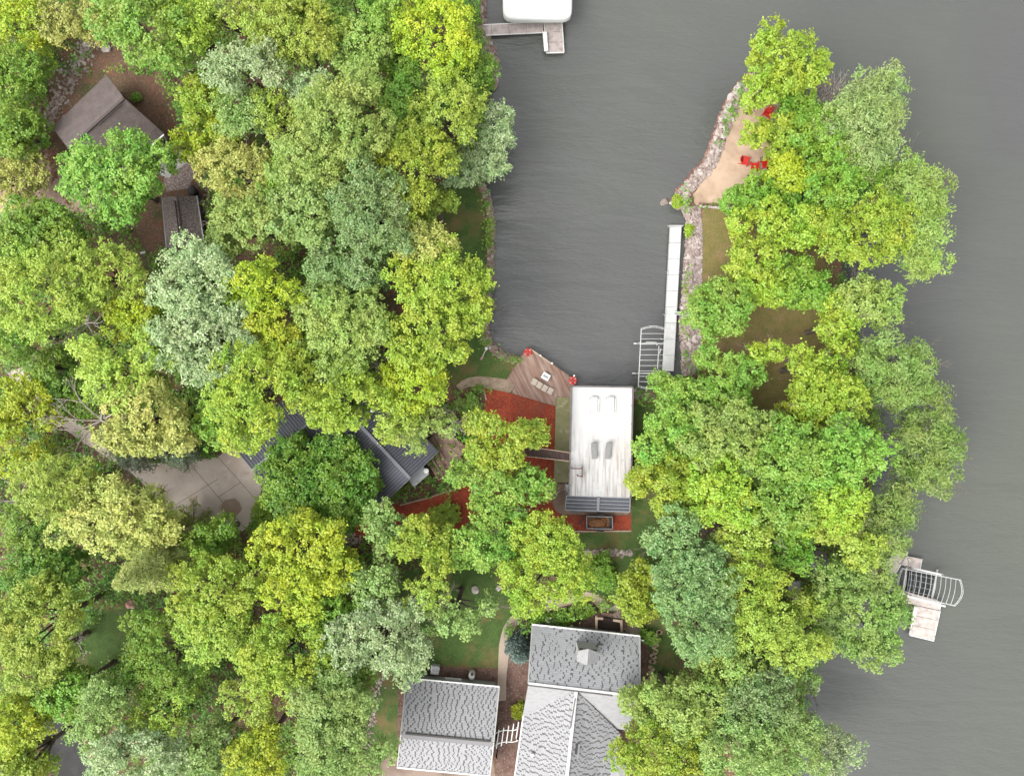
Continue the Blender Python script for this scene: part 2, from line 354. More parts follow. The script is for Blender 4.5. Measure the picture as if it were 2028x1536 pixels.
# ------------------------------------------------------------ land
west_bank = [(946, -3000), (946, -300), (947, 0), (950, 60), (968, 105), (972, 140), (966, 200), (963, 270), (962, 330), (952, 358), (966, 395), (972, 440), (971, 520), (966, 600), (962, 655), (975, 688), (1005, 708), (1040, 712)]
under_boathouse = [(1060, 745), (1120, 775), (1140, 790), (1245, 790), (1256, 776), (1300, 776), (1345, 765)]
pen_west = [(1358, 745), (1355, 690), (1352, 640), (1357, 580), (1362, 510), (1366, 450), (1358, 415), (1338, 405), (1347, 382), (1378, 345), (1402, 318), (1422, 262), (1440, 215), (1462, 178), (1490, 150)]
pen_east = [(1535, 150), (1570, 185), (1600, 240), (1640, 300), (1655, 380), (1668, 460), (1668, 540), (1690, 620), (1712, 720), (1735, 800), (1738, 880), (1725, 960), (1722, 1020), (1742, 1085), (1745, 1135), (1700, 1180), (1650, 1225), (1625, 1285), (1597, 1335), (1592, 1385), (1580, 1440), (1572, 1536), (1560, 1800), (1500, 6000)]
coast = west_bank[:2] + cat_rom(west_bank[1:], 5) + under_boathouse + cat_rom(pen_west, 5) + cat_rom(pen_east[:-1], 5) + pen_east[-1:]
land_px = coast + [(-16000, 6000), (-16000, -3000)]
land = MB(); land.slab(PP(land_px), 2.0); struct('ground', land, m_floor)

def sheet(name, px, mat, k=1, amp=1.4, th=.006, rough=True):
    """a flat layer lying on the ground, k steps above it"""
    pts = rough_edge(px, amp) if rough and amp else px
    mb = MB(); mb.slab(PP(pts, GZ + .006 * k), th); return struct(name, mb, mat)
lawn_w = [(885, 365), (945, 362), (958, 400), (964, 450), (962, 520), (957, 600), (952, 680), (985, 706), (1030, 722), (1005, 756), (900, 765), (860, 700), (880, 600), (870, 500), (870, 430)]
sheet('grass_bank', lawn_w, m_lawn)
lawn_p = [(1390, 414), (1450, 412), (1600, 430), (1640, 540), (1670, 680), (1690, 800), (1500, 850), (1389, 745)]
sheet('peninsula_lawn', lawn_p, m_dry)
lawn_e = [(1254, 800), (1335, 798), (1345, 1000), (1330, 1180), (1345, 1330), (1300, 1345), (1276, 1310), (1275, 1245), (1230, 1195), (1165, 1170), (1140, 1120), (1150, 1054), (1251, 1053)]
sheet('shady_lawn', lawn_e, m_lawn)
lawn_s = [(800, 1130), (1000, 1120), (1080, 1172), (1025, 1205), (1000, 1240), (986, 1322), (850, 1316), (760, 1280)]
sheet('yard_lawn', lawn_s, m_lawn)
sheet('side_lawn', [(752, 1340), (800, 1336), (785, 1500), (720, 1490)], m_lawn)
lawn_sw = [(225, 1120), (300, 1200), (260, 1350), (140, 1350), (150, 1200)]
sheet('forest_clearing_lawn', lawn_sw, m_lawn)
sand = [(1478, 172), (1540, 175), (1560, 260), (1520, 330), (1490, 404), (1378, 406), (1372, 385), (1402, 345), (1428, 290), (1446, 240)]
sheet('sand_beach', sand, m_sand, 2)
gravel_band = [(1362, 412), (1386, 408), (1391, 450), (1390, 560), (1390, 730), (1364, 745), (1360, 690), (1358, 640), (1362, 580), (1368, 510), (1371, 450)]
sheet('gravel_band', gravel_band, m_gravel, 2)
mulch = [(960, 768), (1012, 779), (1100, 804), (1100, 957), (1094, 1000), (1110, 1020), (1248, 1021), (1249, 1049), (1100, 1051), (1040, 1045), (930, 1052), (840, 1066), (695, 1064), (705, 1040), (745, 1010), (805, 996), (860, 982), (906, 966), (945, 940), (962, 880)]
sheet('red_mulch', mulch, m_mulch, 2, 1.0)
path = cat_rom([(903, 764), (922, 750), (950, 745), (980, 748), (1008, 751)], 5) + [(1020, 766), (1010, 777)] + cat_rom([(985, 773), (955, 766), (930, 766), (912, 774)], 5)
sheet('paved_path', path, M_noise('path pavers', [((.2, .15, .1), 1.2, .4, .6), ((.36, .28, .2), 6, .52, .7)], .9, .3, 14, .03, base=(.32, .245, .175)), 3, .4)
drive = [(10, 735), (45, 728), (110, 798), (180, 858), (238, 914), (300, 917), (370, 912), (432, 905), (458, 880), (520, 950), (507, 1030), (480, 1052), (345, 1020), (262, 938), (190, 892), (130, 852), (85, 803), (35, 765)]
sheet('driveway', drive, m_conc, 2, .8)
jt = MB()
for a, b in (((433, 906), (506, 988)), ((432, 948), (330, 1010)), ((372, 913), (487, 1048)), ((476, 955), (432, 984))):
    jt.bar(P(*a, GZ + .0165), P(*b, GZ + .0165), .05, .006)
struct('driveway_joint_lines', jt, M_plain('dark slab joint', (.2, .155, .125), .9))  # thin dark strips marking the joints between the slabs
st = MB(); st.slab(PP(rough_edge([(458 + 21 * math.cos(t) , 1006 + 20 * math.sin(t)) for t in [i * .5 for i in range(12)]], 2.5), GZ + .021), .003)
struct('driveway_stain', st, M_noise('soil stain', [((.32, .25, .2), 1.5, .45, .7)], .9, .1, base=(.3, .2, .145)))
nwdrive = [(-40, 372), (10, 368), (60, 338), (95, 300), (135, 310), (175, 370), (240, 388), (240, 428), (160, 424), (60, 420), (-40, 432)]
sheet('leaf_strewn_drive', nwdrive, m_leafdrive, 2, 2)
sheet('pale_walkway', [(322, 308), (352, 300), (385, 290), (397, 297), (372, 322), (352, 335), (335, 352), (308, 345)], m_pale, 3, .5)
sheet('gravel_yard', [(318, 268), (340, 290), (392, 300), (400, 330), (372, 372), (330, 380), (325, 350), (300, 300)], m_gravel, 2, 2)
road = [(60, 1380), (120, 1420), (160, 1460), (195, 1560), (110, 1560), (85, 1480), (40, 1420)]
sheet('asphalt_road', road, m_asph, 2, .8)
sheet('garage_apron', [(728, 1545), (748, 1508), (770, 1490), (800, 1480), (975, 1500), (985, 1560), (728, 1560)], M_noise('worn concrete', [((.16, .115, .09), .4, .4, .6)], .9, .2, base=(.235, .175, .14)), 2, .8)
sheet('planting_bed', [(1015, 1232), (1060, 1205), (1165, 1180), (1270, 1238), (1290, 1300), (1278, 1370), (1275, 1450), (1240, 1560), (982, 1560), (985, 1340), (1003, 1290)], m_bed, 2, 1.5)
sheet('garage_bed', [(838, 1326), (880, 1320), (985, 1326), (985, 1500), (970, 1500), (800, 1480), (785, 1500), (790, 1350), (820, 1342)], m_bed, 2, 1.5)
walk_w = cat_rom([(984, 1388), (986, 1330), (989, 1275), (1000, 1236), (1025, 1210), (1058, 1197)], 5) + cat_rom([(1068, 1210), (1036, 1224), (1018, 1250), (1009, 1290), (1003, 1340), (1002, 1386)], 5)
sheet('concrete_walk', walk_w, m_walk, 4, .3)
walk_n = cat_rom([(1050, 1200), (1085, 1188), (1130, 1176), (1172, 1173), (1198, 1190), (1238, 1222), (1272, 1236)], 5) + [(1268, 1262), (1248, 1262)] + cat_rom([(1232, 1240), (1212, 1222), (1185, 1203), (1166, 1190), (1130, 1196), (1092, 1207), (1062, 1214)], 5)
sheet('winding_walk', walk_n, m_walk, 5, .3)
patio = MB(); patio.slab(PP([(1101, 786), (1133, 786), (1128, 955), (1097, 955)], GZ + .05), .06); struct('boathouse_patio', patio, m_patio)
pt = [(1095, 958), (1126, 958), (1124, 1004), (1247, 1006), (1247, 1014), (1242, 1019)] + [(1116, 1018), (1106, 1015), (1098, 1008), (1094, 996)]
patio = MB(); patio.slab(PP(pt, GZ + .045), .05); struct('boathouse_apron', patio, M_noise('tan concrete', [((.17, .115, .085), .6, .4, .65)], .9, .2, base=(.24, .165, .12)))
ed = MB()
for a, b in (((792, 1000), (850, 985)), ((850, 985), (906, 966)), ((1105, 1052), (1250, 1051)), ((958, 768), (963, 792))):
    ed.bar(P(*a, GZ + .05), P(*b, GZ + .05), .14, .12)
struct('timber_path_edging', ed, m_palewood)

# ------------------------------------------------------------ stones
def rock_verts(seed, sub=1):
    import bmesh
    bm = bmesh.new(); bmesh.ops.create_icosphere(bm, subdivisions=sub, radius=1); r = random.Random(seed)
    vs = [v.co * (1 + r.uniform(-.24, .2)) for v in bm.verts]; fs = [tuple(v.index for v in f.verts) for f in bm.faces]; bm.free()
    sc = (r.uniform(.8, 1.2), r.uniform(.7, 1), r.uniform(.5, .8))
    return np.array([(v.x * sc[0], v.y * sc[1], v.z * sc[2]) for v in vs]), fs
ROCKS = [rock_verts(i) for i in range(8)]
def stones_mesh(name, spots, mat):
    """spots: (x, y, z, size)"""
    V = []; F = []; o = 0
    for x, y, z, s in spots:
        vs, fs = ROCKS[rnd.randrange(8)]; a = rnd.uniform(0, 6.28); c, sn = math.cos(a), math.sin(a)
        q = np.stack([vs[:, 0] * c - vs[:, 1] * sn, vs[:, 0] * sn + vs[:, 1] * c, vs[:, 2]], 1) * s + (x, y, z)
        V.append(q); F += [tuple(i + o for i in f) for f in fs]; o += len(vs)
    me = bpy.data.meshes.new(name); me.from_pydata(np.concatenate(V).tolist(), [], F); me.materials.append(mat)
    return me
def stuff(name, me):
    o = link(bpy.data.objects.new(name, me)); o['kind'] = 'stuff'; return o
def along(pts, n, inn, outw, smin, smax, side=1, top=GZ):
    """stones along a shoreline; outw = reach over the water in px, inn = reach on land; side=1 when the water is left of the walk"""
    seg = [(pts[i], pts[i + 1], math.dist(pts[i], pts[i + 1])) for i in range(len(pts) - 1)]; tot = sum(s[2] for s in seg); out = []
    for _ in range(n):
        d = rnd.uniform(0, tot)
        for a, b, L in seg:
            if d <= L: break
            d -= L
        t = d / L; nx, ny = (b[1] - a[1]) / L * side, -(b[0] - a[0]) / L * side
        s = rnd.uniform(-inn, outw); x = a[0] + (b[0] - a[0]) * t + nx * s; y = a[1] + (b[1] - a[1]) * t + ny * s
        z = top if s < 0 else top * (1 - s / outw) - .05
        size = rnd.uniform(smin, smax) * (1 if rnd.random() < .8 else 1.35); p = P(x, y, z); out.append((p.x, p.y, z, size))
    return out
wb = cat_rom(west_bank[1:], 5)
lo = [p for p in wb if 340 < p[1] < 700]; hi = [p for p in wb if -40 < p[1] < 175]; cor = [(955, 665)] + [p for p in wb if p[1] > 675] 
stuff('riprap_stones', stones_mesh('riprap_stones', along(lo, 1000, 6, 6, .1, .24, 1) + along(hi, 700, 9, 14, .14, .32, 1) + along(cor, 300, 6, 7, .12, .24, 1) + along([(1252, 778), (1300, 782), (1345, 770)], 260, 12, 7, .12, .26, 1), m_rubble))
pw = cat_rom(pen_west, 5)
lowp = [p for p in pw if p[1] > 400]; upp = [p for p in pw if p[1] <= 400]
stuff('shore_stones', stones_mesh('shore_stones', along(lowp, 1500, 12, 6, .1, .22, 1) + along(upp, 1700, 18, 5, .1, .26, 1) + along([p for p in pw if p[1] < 340], 500, 14, 2, .2, .38, 1), m_stone))
gs = []
while len(gs) < 2600:
    x, y = rnd.uniform(1355, 1392), rnd.uniform(405, 745)
    if inside(x, y, gravel_band): p = P(x, y, GZ); gs.append((p.x, p.y, GZ + .01, rnd.uniform(.06, .13)))
stuff('gravel_stones', stones_mesh('gravel_stones', gs, M_noise('pink gravel', [((.44, .38, .36), 1.5, .5, .62), ((.15, .11, .1), 2.2, .5, .62)], .9, .3, base=(.28, .225, .21))))
stuff('wet_red_stones', stones_mesh('wet_red_stones', along(upp, 700, 0, 9, .1, .2, 1, .45), M_noise('wet red stone', [((.3, .16, .12), 1.4, .5, .64)], .6, .4, base=(.13, .06, .042))))
spots = []
for _ in range(420):
    t = rnd.random(); x = 175 - 90 * t + rnd.gauss(0, 12); y = 85 + 170 * t + rnd.gauss(0, 10); p = P(x, y); spots.append((p.x, p.y, GZ, rnd.uniform(.08, .22)))
for _ in range(200):
    x, y = 410 + rnd.gauss(0, 8), 400 + rnd.gauss(0, 45); p = P(x, y); spots.append((p.x, p.y, GZ, rnd.uniform(.08, .2)))
for _ in range(110):
    t = rnd.random(); p = P(1160 + 92 * t, 1093 + 2 * t + rnd.gauss(0, 3)); spots.append((p.x, p.y, GZ, rnd.uniform(.12, .24)))
for _ in range(160):
    t = rnd.random(); p = P(752 - 30 * t + rnd.gauss(0, 6), 1340 + 140 * t); spots.append((p.x, p.y, GZ, rnd.uniform(.1, .22)))
for _ in range(90):
    p = P(rnd.uniform(660, 715), rnd.gauss(1068, 6)); spots.append((p.x, p.y, GZ, rnd.uniform(.12, .26)))
for _ in range(130):
    p = P(1218 + rnd.gauss(0, 14), 1203 + rnd.gauss(0, 7)); spots.append((p.x, p.y, GZ, rnd.uniform(.08, .16)))
stuff('garden_stones', stones_mesh('garden_stones', spots, m_stone))
def boulder(px, py, s, z, label, mat, group=None, seed=0):
    vs, fs = rock_verts(100 + seed, 2); mb = MB(); p = P(px, py, z)
    mb.add([p + Vector(tuple(v)) * s for v in vs], fs); return single('boulder', mb, mat, label, 'boulder', group, False, p)
for i, (x, y, s, l) in enumerate([(184, 76, .62, 'largest pale grey boulder at the upper end of the rock scatter'), (171, 87, .55, 'pale boulder touching the largest one on its lower left'), (211, 97, .5, 'tan boulder apart from the rock scatter, towards the leafy slope')]):
    boulder(x, y, s, GZ + .1, l, m_boulder, 'boulders above the brown roofed house', i)
for i, (x, y, s, l) in enumerate([(1316, 400, .42, 'brown boulder in the water off the sandy point, the farther one'), (1329, 402, .26, 'small pale boulder in the water beside the brown one')]):
    boulder(x, y, s, .05, l, m_brownboulder if i == 0 else m_boulder, 'boulders off the point', i + 5)
for i, (x, y, s) in enumerate([(1466, 170, .5), (1459, 186, .55), (1466, 195, .42), (1450, 195, .55), (1456, 206, .6), (1445, 213, .5), (1452, 222, .5), (1440, 232, .42), (1447, 236, .45), (1438, 245, .4), (1469, 182, .4), (1442, 222, .55), (1460, 176, .38)]):
    boulder(x, y, s, GZ - .1, 'pale boulder in the upper riprap of the sandy point', m_boulder, 'boulders edging the beach', i + 10)
for i, (x, y, s, l) in enumerate([(941, 1167, .4, 'pale grey rock on the yard grass, the one nearer the yellow tree'), (988, 1163, .35, 'pale grey rock on the yard grass, half under the lime tree')]):
    boulder(x, y, s, GZ + .05, l, m_boulder, 'rocks on the yard grass', i + 30)
boulder(259, 1197, .45, GZ + .05, 'pinkish boulder alone on the dark forest clearing grass', M_noise('pink granite', [((.5, .4, .38), 1.6, .5, .7)], .9, .3, base=(.42, .2, .17)), None, 40)
boulder(1265, 1237, .35, GZ, 'tan stone beside the end of the winding walk', m_boulder, None, 41)
mb = MB()
for i in range(13):
    vs, fs = ROCKS[i % 8]; p = P(1388 + i * 5.2, 409 + i * .3, GZ + .12); mb.add([p + Vector(tuple(v)) * rnd.uniform(.16, .24) for v in vs], fs)
t = thing('stone_wall', 'low wall of white stones and timber between sand and lawn', 'wall', P(1420, 409))
part('stones', mb, m_boulder, t); mb = MB(); mb.bar(P(1384, 403, GZ + .08), P(1456, 407, GZ + .08), .14, .16); part('timber', mb, m_wood, t)
# ------------------------------------------------------------ buildings
def lerp(a, b, t): return a + (b - a) * t
def roof_plane(parent, px, mat, name='roof', th=.18):
    mb = MB(); mb.slab(PP(px), th); return part(name, mb, mat, parent)
def walls(parent, px, z_top, mat, inset=.35):
    """walls under the eaves: the outline px at its eave height, drawn in by inset metres"""
    pts = [P(x, y, z_top) for x, y in px]; c = sum(pts, Vector()) / len(pts)
    q = [p + (c - p).normalized() * inset for p in pts]
    mb = MB(); mb.slab([Vector((p.x, p.y, z_top - .2)) for p in q], z_top - GZ - .2); return part('wall', mb, mat, parent), q
def opening(parent, name, a, b, t, w, z0, z1, mat, frame=None):
    """a window or door standing 4 cm proud of the wall from a to b"""
    d = (b - a); d.z = 0; d.normalize(); n = Vector((d.y, -d.x, 0)); c = lerp(a, b, t)
    mb = MB(); f = MB()
    for mbx, off, g in ((f, .03, .07), (mb, .05, 0)):
        mbx.box((c.x + n.x * off, c.y + n.y * off, (z0 + z1) / 2), (w + 2 * g, .06, z1 - z0 + 2 * g), math.atan2(d.y, d.x))
    o = part(name, f, frame or m_white, parent); part('pane' if name == 'window' else 'panel', mb, mat, o); return o
def seams(a, b, c, d, pitch, lift=.03, wd=.05):
    """raised seams running from edge a-b down to edge d-c"""
    n = max(2, int((b - a).length / pitch)); mb = MB()
    for i in range(n + 1):
        t = i / n; mb.bar(lerp(a, b, t) + Vector((0, 0, lift)), lerp(d, c, t) + Vector((0, 0, lift)), wd, .06)
    return mb

# --- boathouse
Z = 4.2
bh = thing('boathouse', 'boathouse with flat white railed roof standing in the bay corner', 'boathouse', P(1190, 870))
rw = [(1131, 764), (1253, 766), (1249, 985), (1127, 981)]
walls(bh, rw, Z, m_darkwall, .5)
roof_plane(bh, [(x, y, Z) for x, y in rw], m_membrane, 'roof', .25)
fa = MB(); q = PP(rw, Z + .05)
for i in range(4):
    if i != 2: fa.bar(q[i], q[(i + 1) % 4], .1, .3)
part('fascia', fa, M_plain('grey fascia', (.17, .155, .15), .6), bh)
so_ = [(1122, 981, Z - .1), (1248, 986, Z - .1), (1247, 1013, Z - .75), (1119, 1009, Z - .75)]
r2 = roof_plane(bh, so_, m_darkmetal, 'lean_to_roof', .15); q = PP(so_)
part('seams', seams(q[0], q[3], q[2], q[1], .36, .02, .06), m_graymetal, r2)
mb = MB(); mb.bar(P(1185, 984, Z), P(1184, 1011, Z - .6), .25, .2); mb.bar(q[3], q[2], .1, .14); mb.bar(q[0], q[3], .1, .14); mb.bar(q[1], q[2], .1, .14); part('trim', mb, m_graymetal, r2)
mb = MB(); a = P(1121, 985, GZ); b = P(1246, 1008, GZ); mb.box(((a.x + b.x) / 2, (a.y + b.y) / 2, 1.9), (abs(b.x - a.x) - .8, 1.0, 2.2)); part('porch_wall', mb, m_darkwall, bh)
ln = MB(); posts = []
def rail_run(pts, z=Z, h=.95, step=1.5):
    for i in range(len(pts) - 1):
        a, b = P(*pts[i], z), P(*pts[i + 1], z); n = max(1, int((b - a).length / step))
        for k in range(n + 1): posts.append(lerp(a, b, k / n))
        for hh in (h, h * .66, h * .33): ln.bar(a + Vector((0, 0, hh)), b + Vector((0, 0, hh)), .05 if hh == h else .02, .05 if hh == h else .02)
rail_run([(1128.5, 893), (1131.5, 765.5), (1251.5, 767.5), (1247.5, 983)]); rail_run([(1127.5, 912), (1127, 930)])
m_rail = M_plain('dark railing', (.1, .09, .085), .5); rail = part('roof_railing', ln, m_rail, bh)
for p in posts:
    mb = MB(); mb.bar(p, p + Vector((0, 0, .95)), .06, .06); part('post', mb, m_rail, rail)
mb = MB()
for a, b in (((1132, 926), (1152, 926)), ((1152, 926), (1152, 942)), ((1152, 942), (1143, 940))):
    A, B = P(*a, Z), P(*b, Z)
    for hh in (.9, .5): mb.bar(A + Vector((0, 0, hh)), B + Vector((0, 0, hh)), .07, .06)
    for p in (A, B): mb.bar(p, p + Vector((0, 0, .9)), .07, .07)
part('hatch_railing', mb, m_wood, bh)
for i in range(9):
    t = i / 8; mb = MB(); p = P(1125 - 0, 983 - 22 * t, 1.2 + (Z - 1.2) * t); mb.box(p, (.45, .16, .05)); part('stair_tread', mb, m_graymetal, bh)
mb = MB()
for dx in (-5, 5): mb.bar(P(1125 + dx, 986, .9), P(1125 + dx, 958, Z), .05, .16)
part('stair_stringers', mb, m_graymetal, bh)
ww = PP(rw, Z)
for t in (.2, .5, .8): opening(bh, 'window', ww[0] + Vector((.5, -.5, 0)), ww[3] + Vector((.5, .5, 0)), t, 1.2, 1.7, 3.0, m_glass)
# furniture on its roof
def recliner(px, py, rz, label):
    t = thing('sun_lounger', label, 'sun lounger', P(px, py, Z + .01), 'grey loungers on the white roof', rz)
    mb = MB(); mb.box((0, -.2, .32), (.52, 1.0, .06)); part('seat', mb, m_grayfab, t, True)
    mb = MB(); mb.bar((0, .3, .33), (0, .82, .62), .52, .06, Vector((0, 0, 1))); part('backrest', mb, m_grayfab, t, True)
    for x in (-.22, .22):
        for y in (-.6, .25): mb = MB(); mb.bar((x, y, 0), (x, y, .3), .05, .05); part('leg', mb, m_graymetal, t, True)
recliner(1176, 893, R(4), 'grey sun lounger on the white roof, nearer the bridge'); recliner(1203.5, 893, R(-4), 'grey sun lounger on the white roof, farther from the bridge')
def white_lounge(px, py, rz, label):
    t = thing('lounge_chair', label, 'lounge chair', P(px, py, Z + .01), 'white chaises on the white roof', rz)
    mb = MB(); mb.box((0, 0, .22), (.62, 1.3, .1)); part('seat', mb, m_white, t, True)
    mb = MB(); mb.bar((0, .62, .26), (0, .8, .42), .6, .07, Vector((0, 1, 0))); part('backrest', mb, m_white, t, True)
    for x in (-.42, .42):
        mb = MB(); mb.tube([(x * .85, -.7, 0), (x, -.62, .3), (x, 0, .36), (x, .62, .36), (x * .85, .75, 0)], .035, 6); part('arm', mb, m_white, t, True)
for i, (px, l) in enumerate(((1176, 'white double chaise on the white roof, nearer the wooden deck'), (1208.5, 'white double chaise on the white roof, nearer the boat lift'))): white_lounge(px, 803, 0, l)

# --- bridge from the slope to the boathouse roof
t = thing('footbridge', 'brown board footbridge leading onto the white roof', 'footbridge', P(1095, 902))
mb = MB(); mb.slab(PP([(1040, 884, 3.9), (1128, 897, 4.1), (1128, 912, 4.1), (1040, 902, 3.9)]), .12); part('deck', mb, M_stripe('bridge boards', (.1, .06, .05), (.02, .012, .01), .16, .14, R(-6), (.07, .04, .035), .8), t)
for a, b in (((1040, 883), (1129, 896)), ((1040, 903), (1129, 913))):
    mb = MB(); A, B = P(*a, 4.9), P(*b, 5.0); mb.bar(A, B, .07, .06)
    for k in range(5): p = lerp(A, B, k / 4); mb.bar(p, p - Vector((0, 0, 1)), .06, .06)
    part('railing', mb, m_palewood, t)
for x, y in ((1042, 885), (1042, 901), (1088, 892), (1088, 906)): mb = MB(); mb.bar(P(x, y, GZ), P(x, y, 3.85), .14, .14); part('post', mb, m_wood, t)

# --- main house with the dark metal roof
mh = thing('lake_house', 'house under a dark blue black standing seam metal roof', 'house', P(680, 880))
ze, zr = 3.4, 5.6
wall_r = [(737, 752), (868, 893), (752, 1003), (620, 862)]
walls(mh, wall_r, ze, m_darkwall, .5); walls(mh, [(457, 877), (525, 955), (660, 850), (600, 752)], ze - .1, m_darkwall, .5)
NE = [(672, 798, zr), (812, 947, zr), (868, 894, ze), (732, 748, ze)]; SW = [(812, 947, zr), (672, 798, zr), (612, 858, ze), (752, 1003, ze)]
for pl in (NE, SW):
    r_ = roof_plane(mh, pl, m_darkmetal); q = PP(pl)
    part('seams', seams(q[0], q[1], q[2], q[3], .27, .03, .09), m_seam, r_)
NW = [(501, 930, zr - .2), (676, 784, zr - .2), (632, 731, ze), (457, 877, ze)]; SE = [(676, 784, zr - .2), (501, 930, zr - .2), (545, 985, ze), (718, 838, ze)]
for pl in (NW, SE):
    r_ = roof_plane(mh, pl, m_darkmetal); q = PP(pl)
    part('seams', seams(q[0], q[1], q[2], q[3], .27, .03, .07), m_seam, r_)
mb = MB(); mb.bar(P(672, 798, zr + .05), P(812, 947, zr + .05), .3, .1); mb.bar(P(501, 930, zr - .15), P(676, 784, zr - .15), .25, .1); part('ridge_cap', mb, m_darkmetal, mh)
for x, y, z in ((738, 813, 4.6), (741, 851, 4.9), (693, 877, 4.9)):
    mb = MB(); mb.lathe(P(x, y, z), [(.1, -.3), (.1, .25), (.17, .25), (.17, .33), (.02, .38)], 10); part('roof_vent', mb, m_white, mh)
mb = MB(); mb.slab(PP([(808, 948), (837, 922), (850, 938), (820, 964)], 3.3), .2); part('bay_roof', mb, m_graymetal, mh)
mb = MB(); mb.slab(PP([(811, 948), (836, 926), (846, 938), (821, 960)], 3.1), 2.2); part('bay_wall', mb, m_darkwall, mh)
mb = MB(); mb.lathe(P(845, 931, 3.3), [(.16, 0), (.16, .4), (.25, .4), (.25, .52), (.04, .6)], 12); part('flue', mb, m_white, mh)
wq = PP(wall_r, ze)
for t_ in (.25, .55): opening(mh, 'window', wq[2] + Vector((0, .7, 0)), wq[1] + Vector((-.7, 0, 0)), t_, 1.6, 1.6, 2.8, m_glass)
g = PP([(457, 877), (525, 955)], ze); opening(mh, 'garage_door', g[0] + Vector((.5, -.35, 0)), g[1] + Vector((.5, .35, 0)), .5, 2.6, GZ, 2.9, m_wall)
# its deck
dk = thing('house_deck', 'brown wooden deck with open timber frame behind the metal roofed house', 'deck', P(882, 905))
mb = MB(); mb.slab(PP([(850, 868), (880, 848), (925, 885), (893, 933), (872, 950), (842, 915)], 2.0), .15); part('deck_boards', mb, m_deck, dk)
for a, b in (((848, 915), (868, 948)), ((856, 909), (877, 942)), ((864, 903), (886, 936)), ((872, 897), (894, 930)), ((868, 950), (896, 930)), ((885, 882), (912, 905)), ((893, 872), (918, 896))):
    mb = MB(); A, B = P(*a, 2.9), P(*b, 2.9); mb.bar(A, B, .12, .14); part('beam', mb, m_wood, dk)
    mb = MB(); mb.bar(B, Vector((B.x, B.y, GZ)), .1, .1); part('post', mb, m_wood, dk)

# --- brown roofed house
nh = thing('cottage', 'cottage with a brown shingled gable roof in the leaf littered clearing', 'house', P(220, 240))
zr, ze = 5.9, 3.3
nwp = [(244, 196, zr), (135, 294, zr), (103, 252, ze), (209, 150, ze)]; sep = [(135, 294, zr), (244, 196, zr), (323, 266, ze), (210, 366, ze)]
for pl in (nwp, sep): roof_plane(nh, pl, m_sh_brown)
walls(nh, [(103, 252), (209, 150), (323, 266), (210, 366)], ze, m_brownwall, .7)
mb = MB()
for k in (0, 1): mb.bar(P(236 + 4 * k, 202 + 5 * k, zr + .02), P(190 + 4 * k, 243 + 5 * k, zr + .02), .06, .1)
mb.bar(P(245, 195, zr + .05), P(134, 295, zr + .05), .22, .1); part('ridge_cap', mb, M_plain('dark shingle cap', (.07, .055, .05), .9), nh)
mb = MB(); mb.bar(P(325, 267, ze), P(212, 368, ze), .14, .14); part('gutter', mb, m_white, nh)
mb = MB(); mb.bar(P(209, 148, ze), P(245, 195, zr), .1, .12); part('bargeboard', mb, m_sh_brown, nh)
mb = MB(); mb.bar(P(245, 195, zr), P(324, 265, ze), .1, .12); part('bargeboard', mb, m_sh_brown, nh)
q = PP([(323, 266), (210, 366)], ze); a, b = q[0] + Vector((-.6, .3, 0)), q[1] + Vector((.3, .7, 0))
for t_ in (.14, .34, .6, .82): opening(nh, 'window', b, a, 1 - t_, 1.5, 1.2, 2.7, m_glass)
mb = MB(); mb.bar(P(329, 273, 1.0), P(226, 366, 1.0), .42, .12); part('ledge', mb, M_plain('cream ledge', (.4, .38, .31), .7), nh)
# --- shed
sh = thing('shed', 'small shed with a speckled brown shingled roof among the trees', 'shed', P(362, 440))
walls(sh, [(322, 390), (389, 388), (404, 487), (331, 492)], 2.9, m_brownwall, .5)
m_speck = M_noise('speckled shingles', [((.09, .068, .062), 5, .42, .55), ((.24, .2, .19), 7, .5, .66)], .9, .5, 14, .03, base=(.15, .118, .11))
roof_plane(sh, [(349, 388, 4.1), (359, 487, 4.1), (331, 492, 2.9), (322, 390, 2.9)], m_speck); roof_plane(sh, [(359, 487, 4.1), (349, 388, 4.1), (389, 388, 2.9), (404, 487, 2.9)], m_speck)
mb = MB()
for dx in (-2.5, 3.5): mb.bar(P(349 + dx, 398, 4.05 + (.05 if dx < 0 else 0)), P(358 + dx, 472, 4.05 + (.05 if dx < 0 else 0)), .07, .12)
part('ridge_cap', mb, M_plain('dark shingle cap two', (.05, .035, .03), .9), sh)
mb = MB(); mb.bar(P(390, 388, 2.85), P(405, 487, 2.85), .14, .12); part('gutter', mb, m_graymetal, sh)
mb = MB(); mb.bar(P(321, 390, 2.85), P(330, 492, 2.85), .1, .12); part('gutter', mb, m_graymetal, sh)
q = PP([(389, 388), (404, 487)], 2.9); opening(sh, 'door', q[1] + Vector((-.4, .3, 0)), q[0] + Vector((-.4, -.3, 0)), .4, 1.0, GZ, 2.5, m_brownwall)
mb = MB(); mb.lathe(P(388, 383), [(.3, 0), (.33, .7), (.38, 1.0), (.3, 1.12), (.06, 1.18)], 12, 1, 1.5); t = thing('barbecue', 'black covered barbecue at the corner of the shed', 'barbecue', P(388, 383))
part('cover', mb, m_black, t); mb = MB(); mb.box(P(394, 390, 1.3), (.5, .4, .06)); part('side_shelf', mb, m_black, t)
mb = MB(); mb.box(P(283, 500, GZ + .08), (.5, .22, .12), .3); single('white_plank', mb, m_white, 'short white plank lying on the brown leaf litter', 'plank')

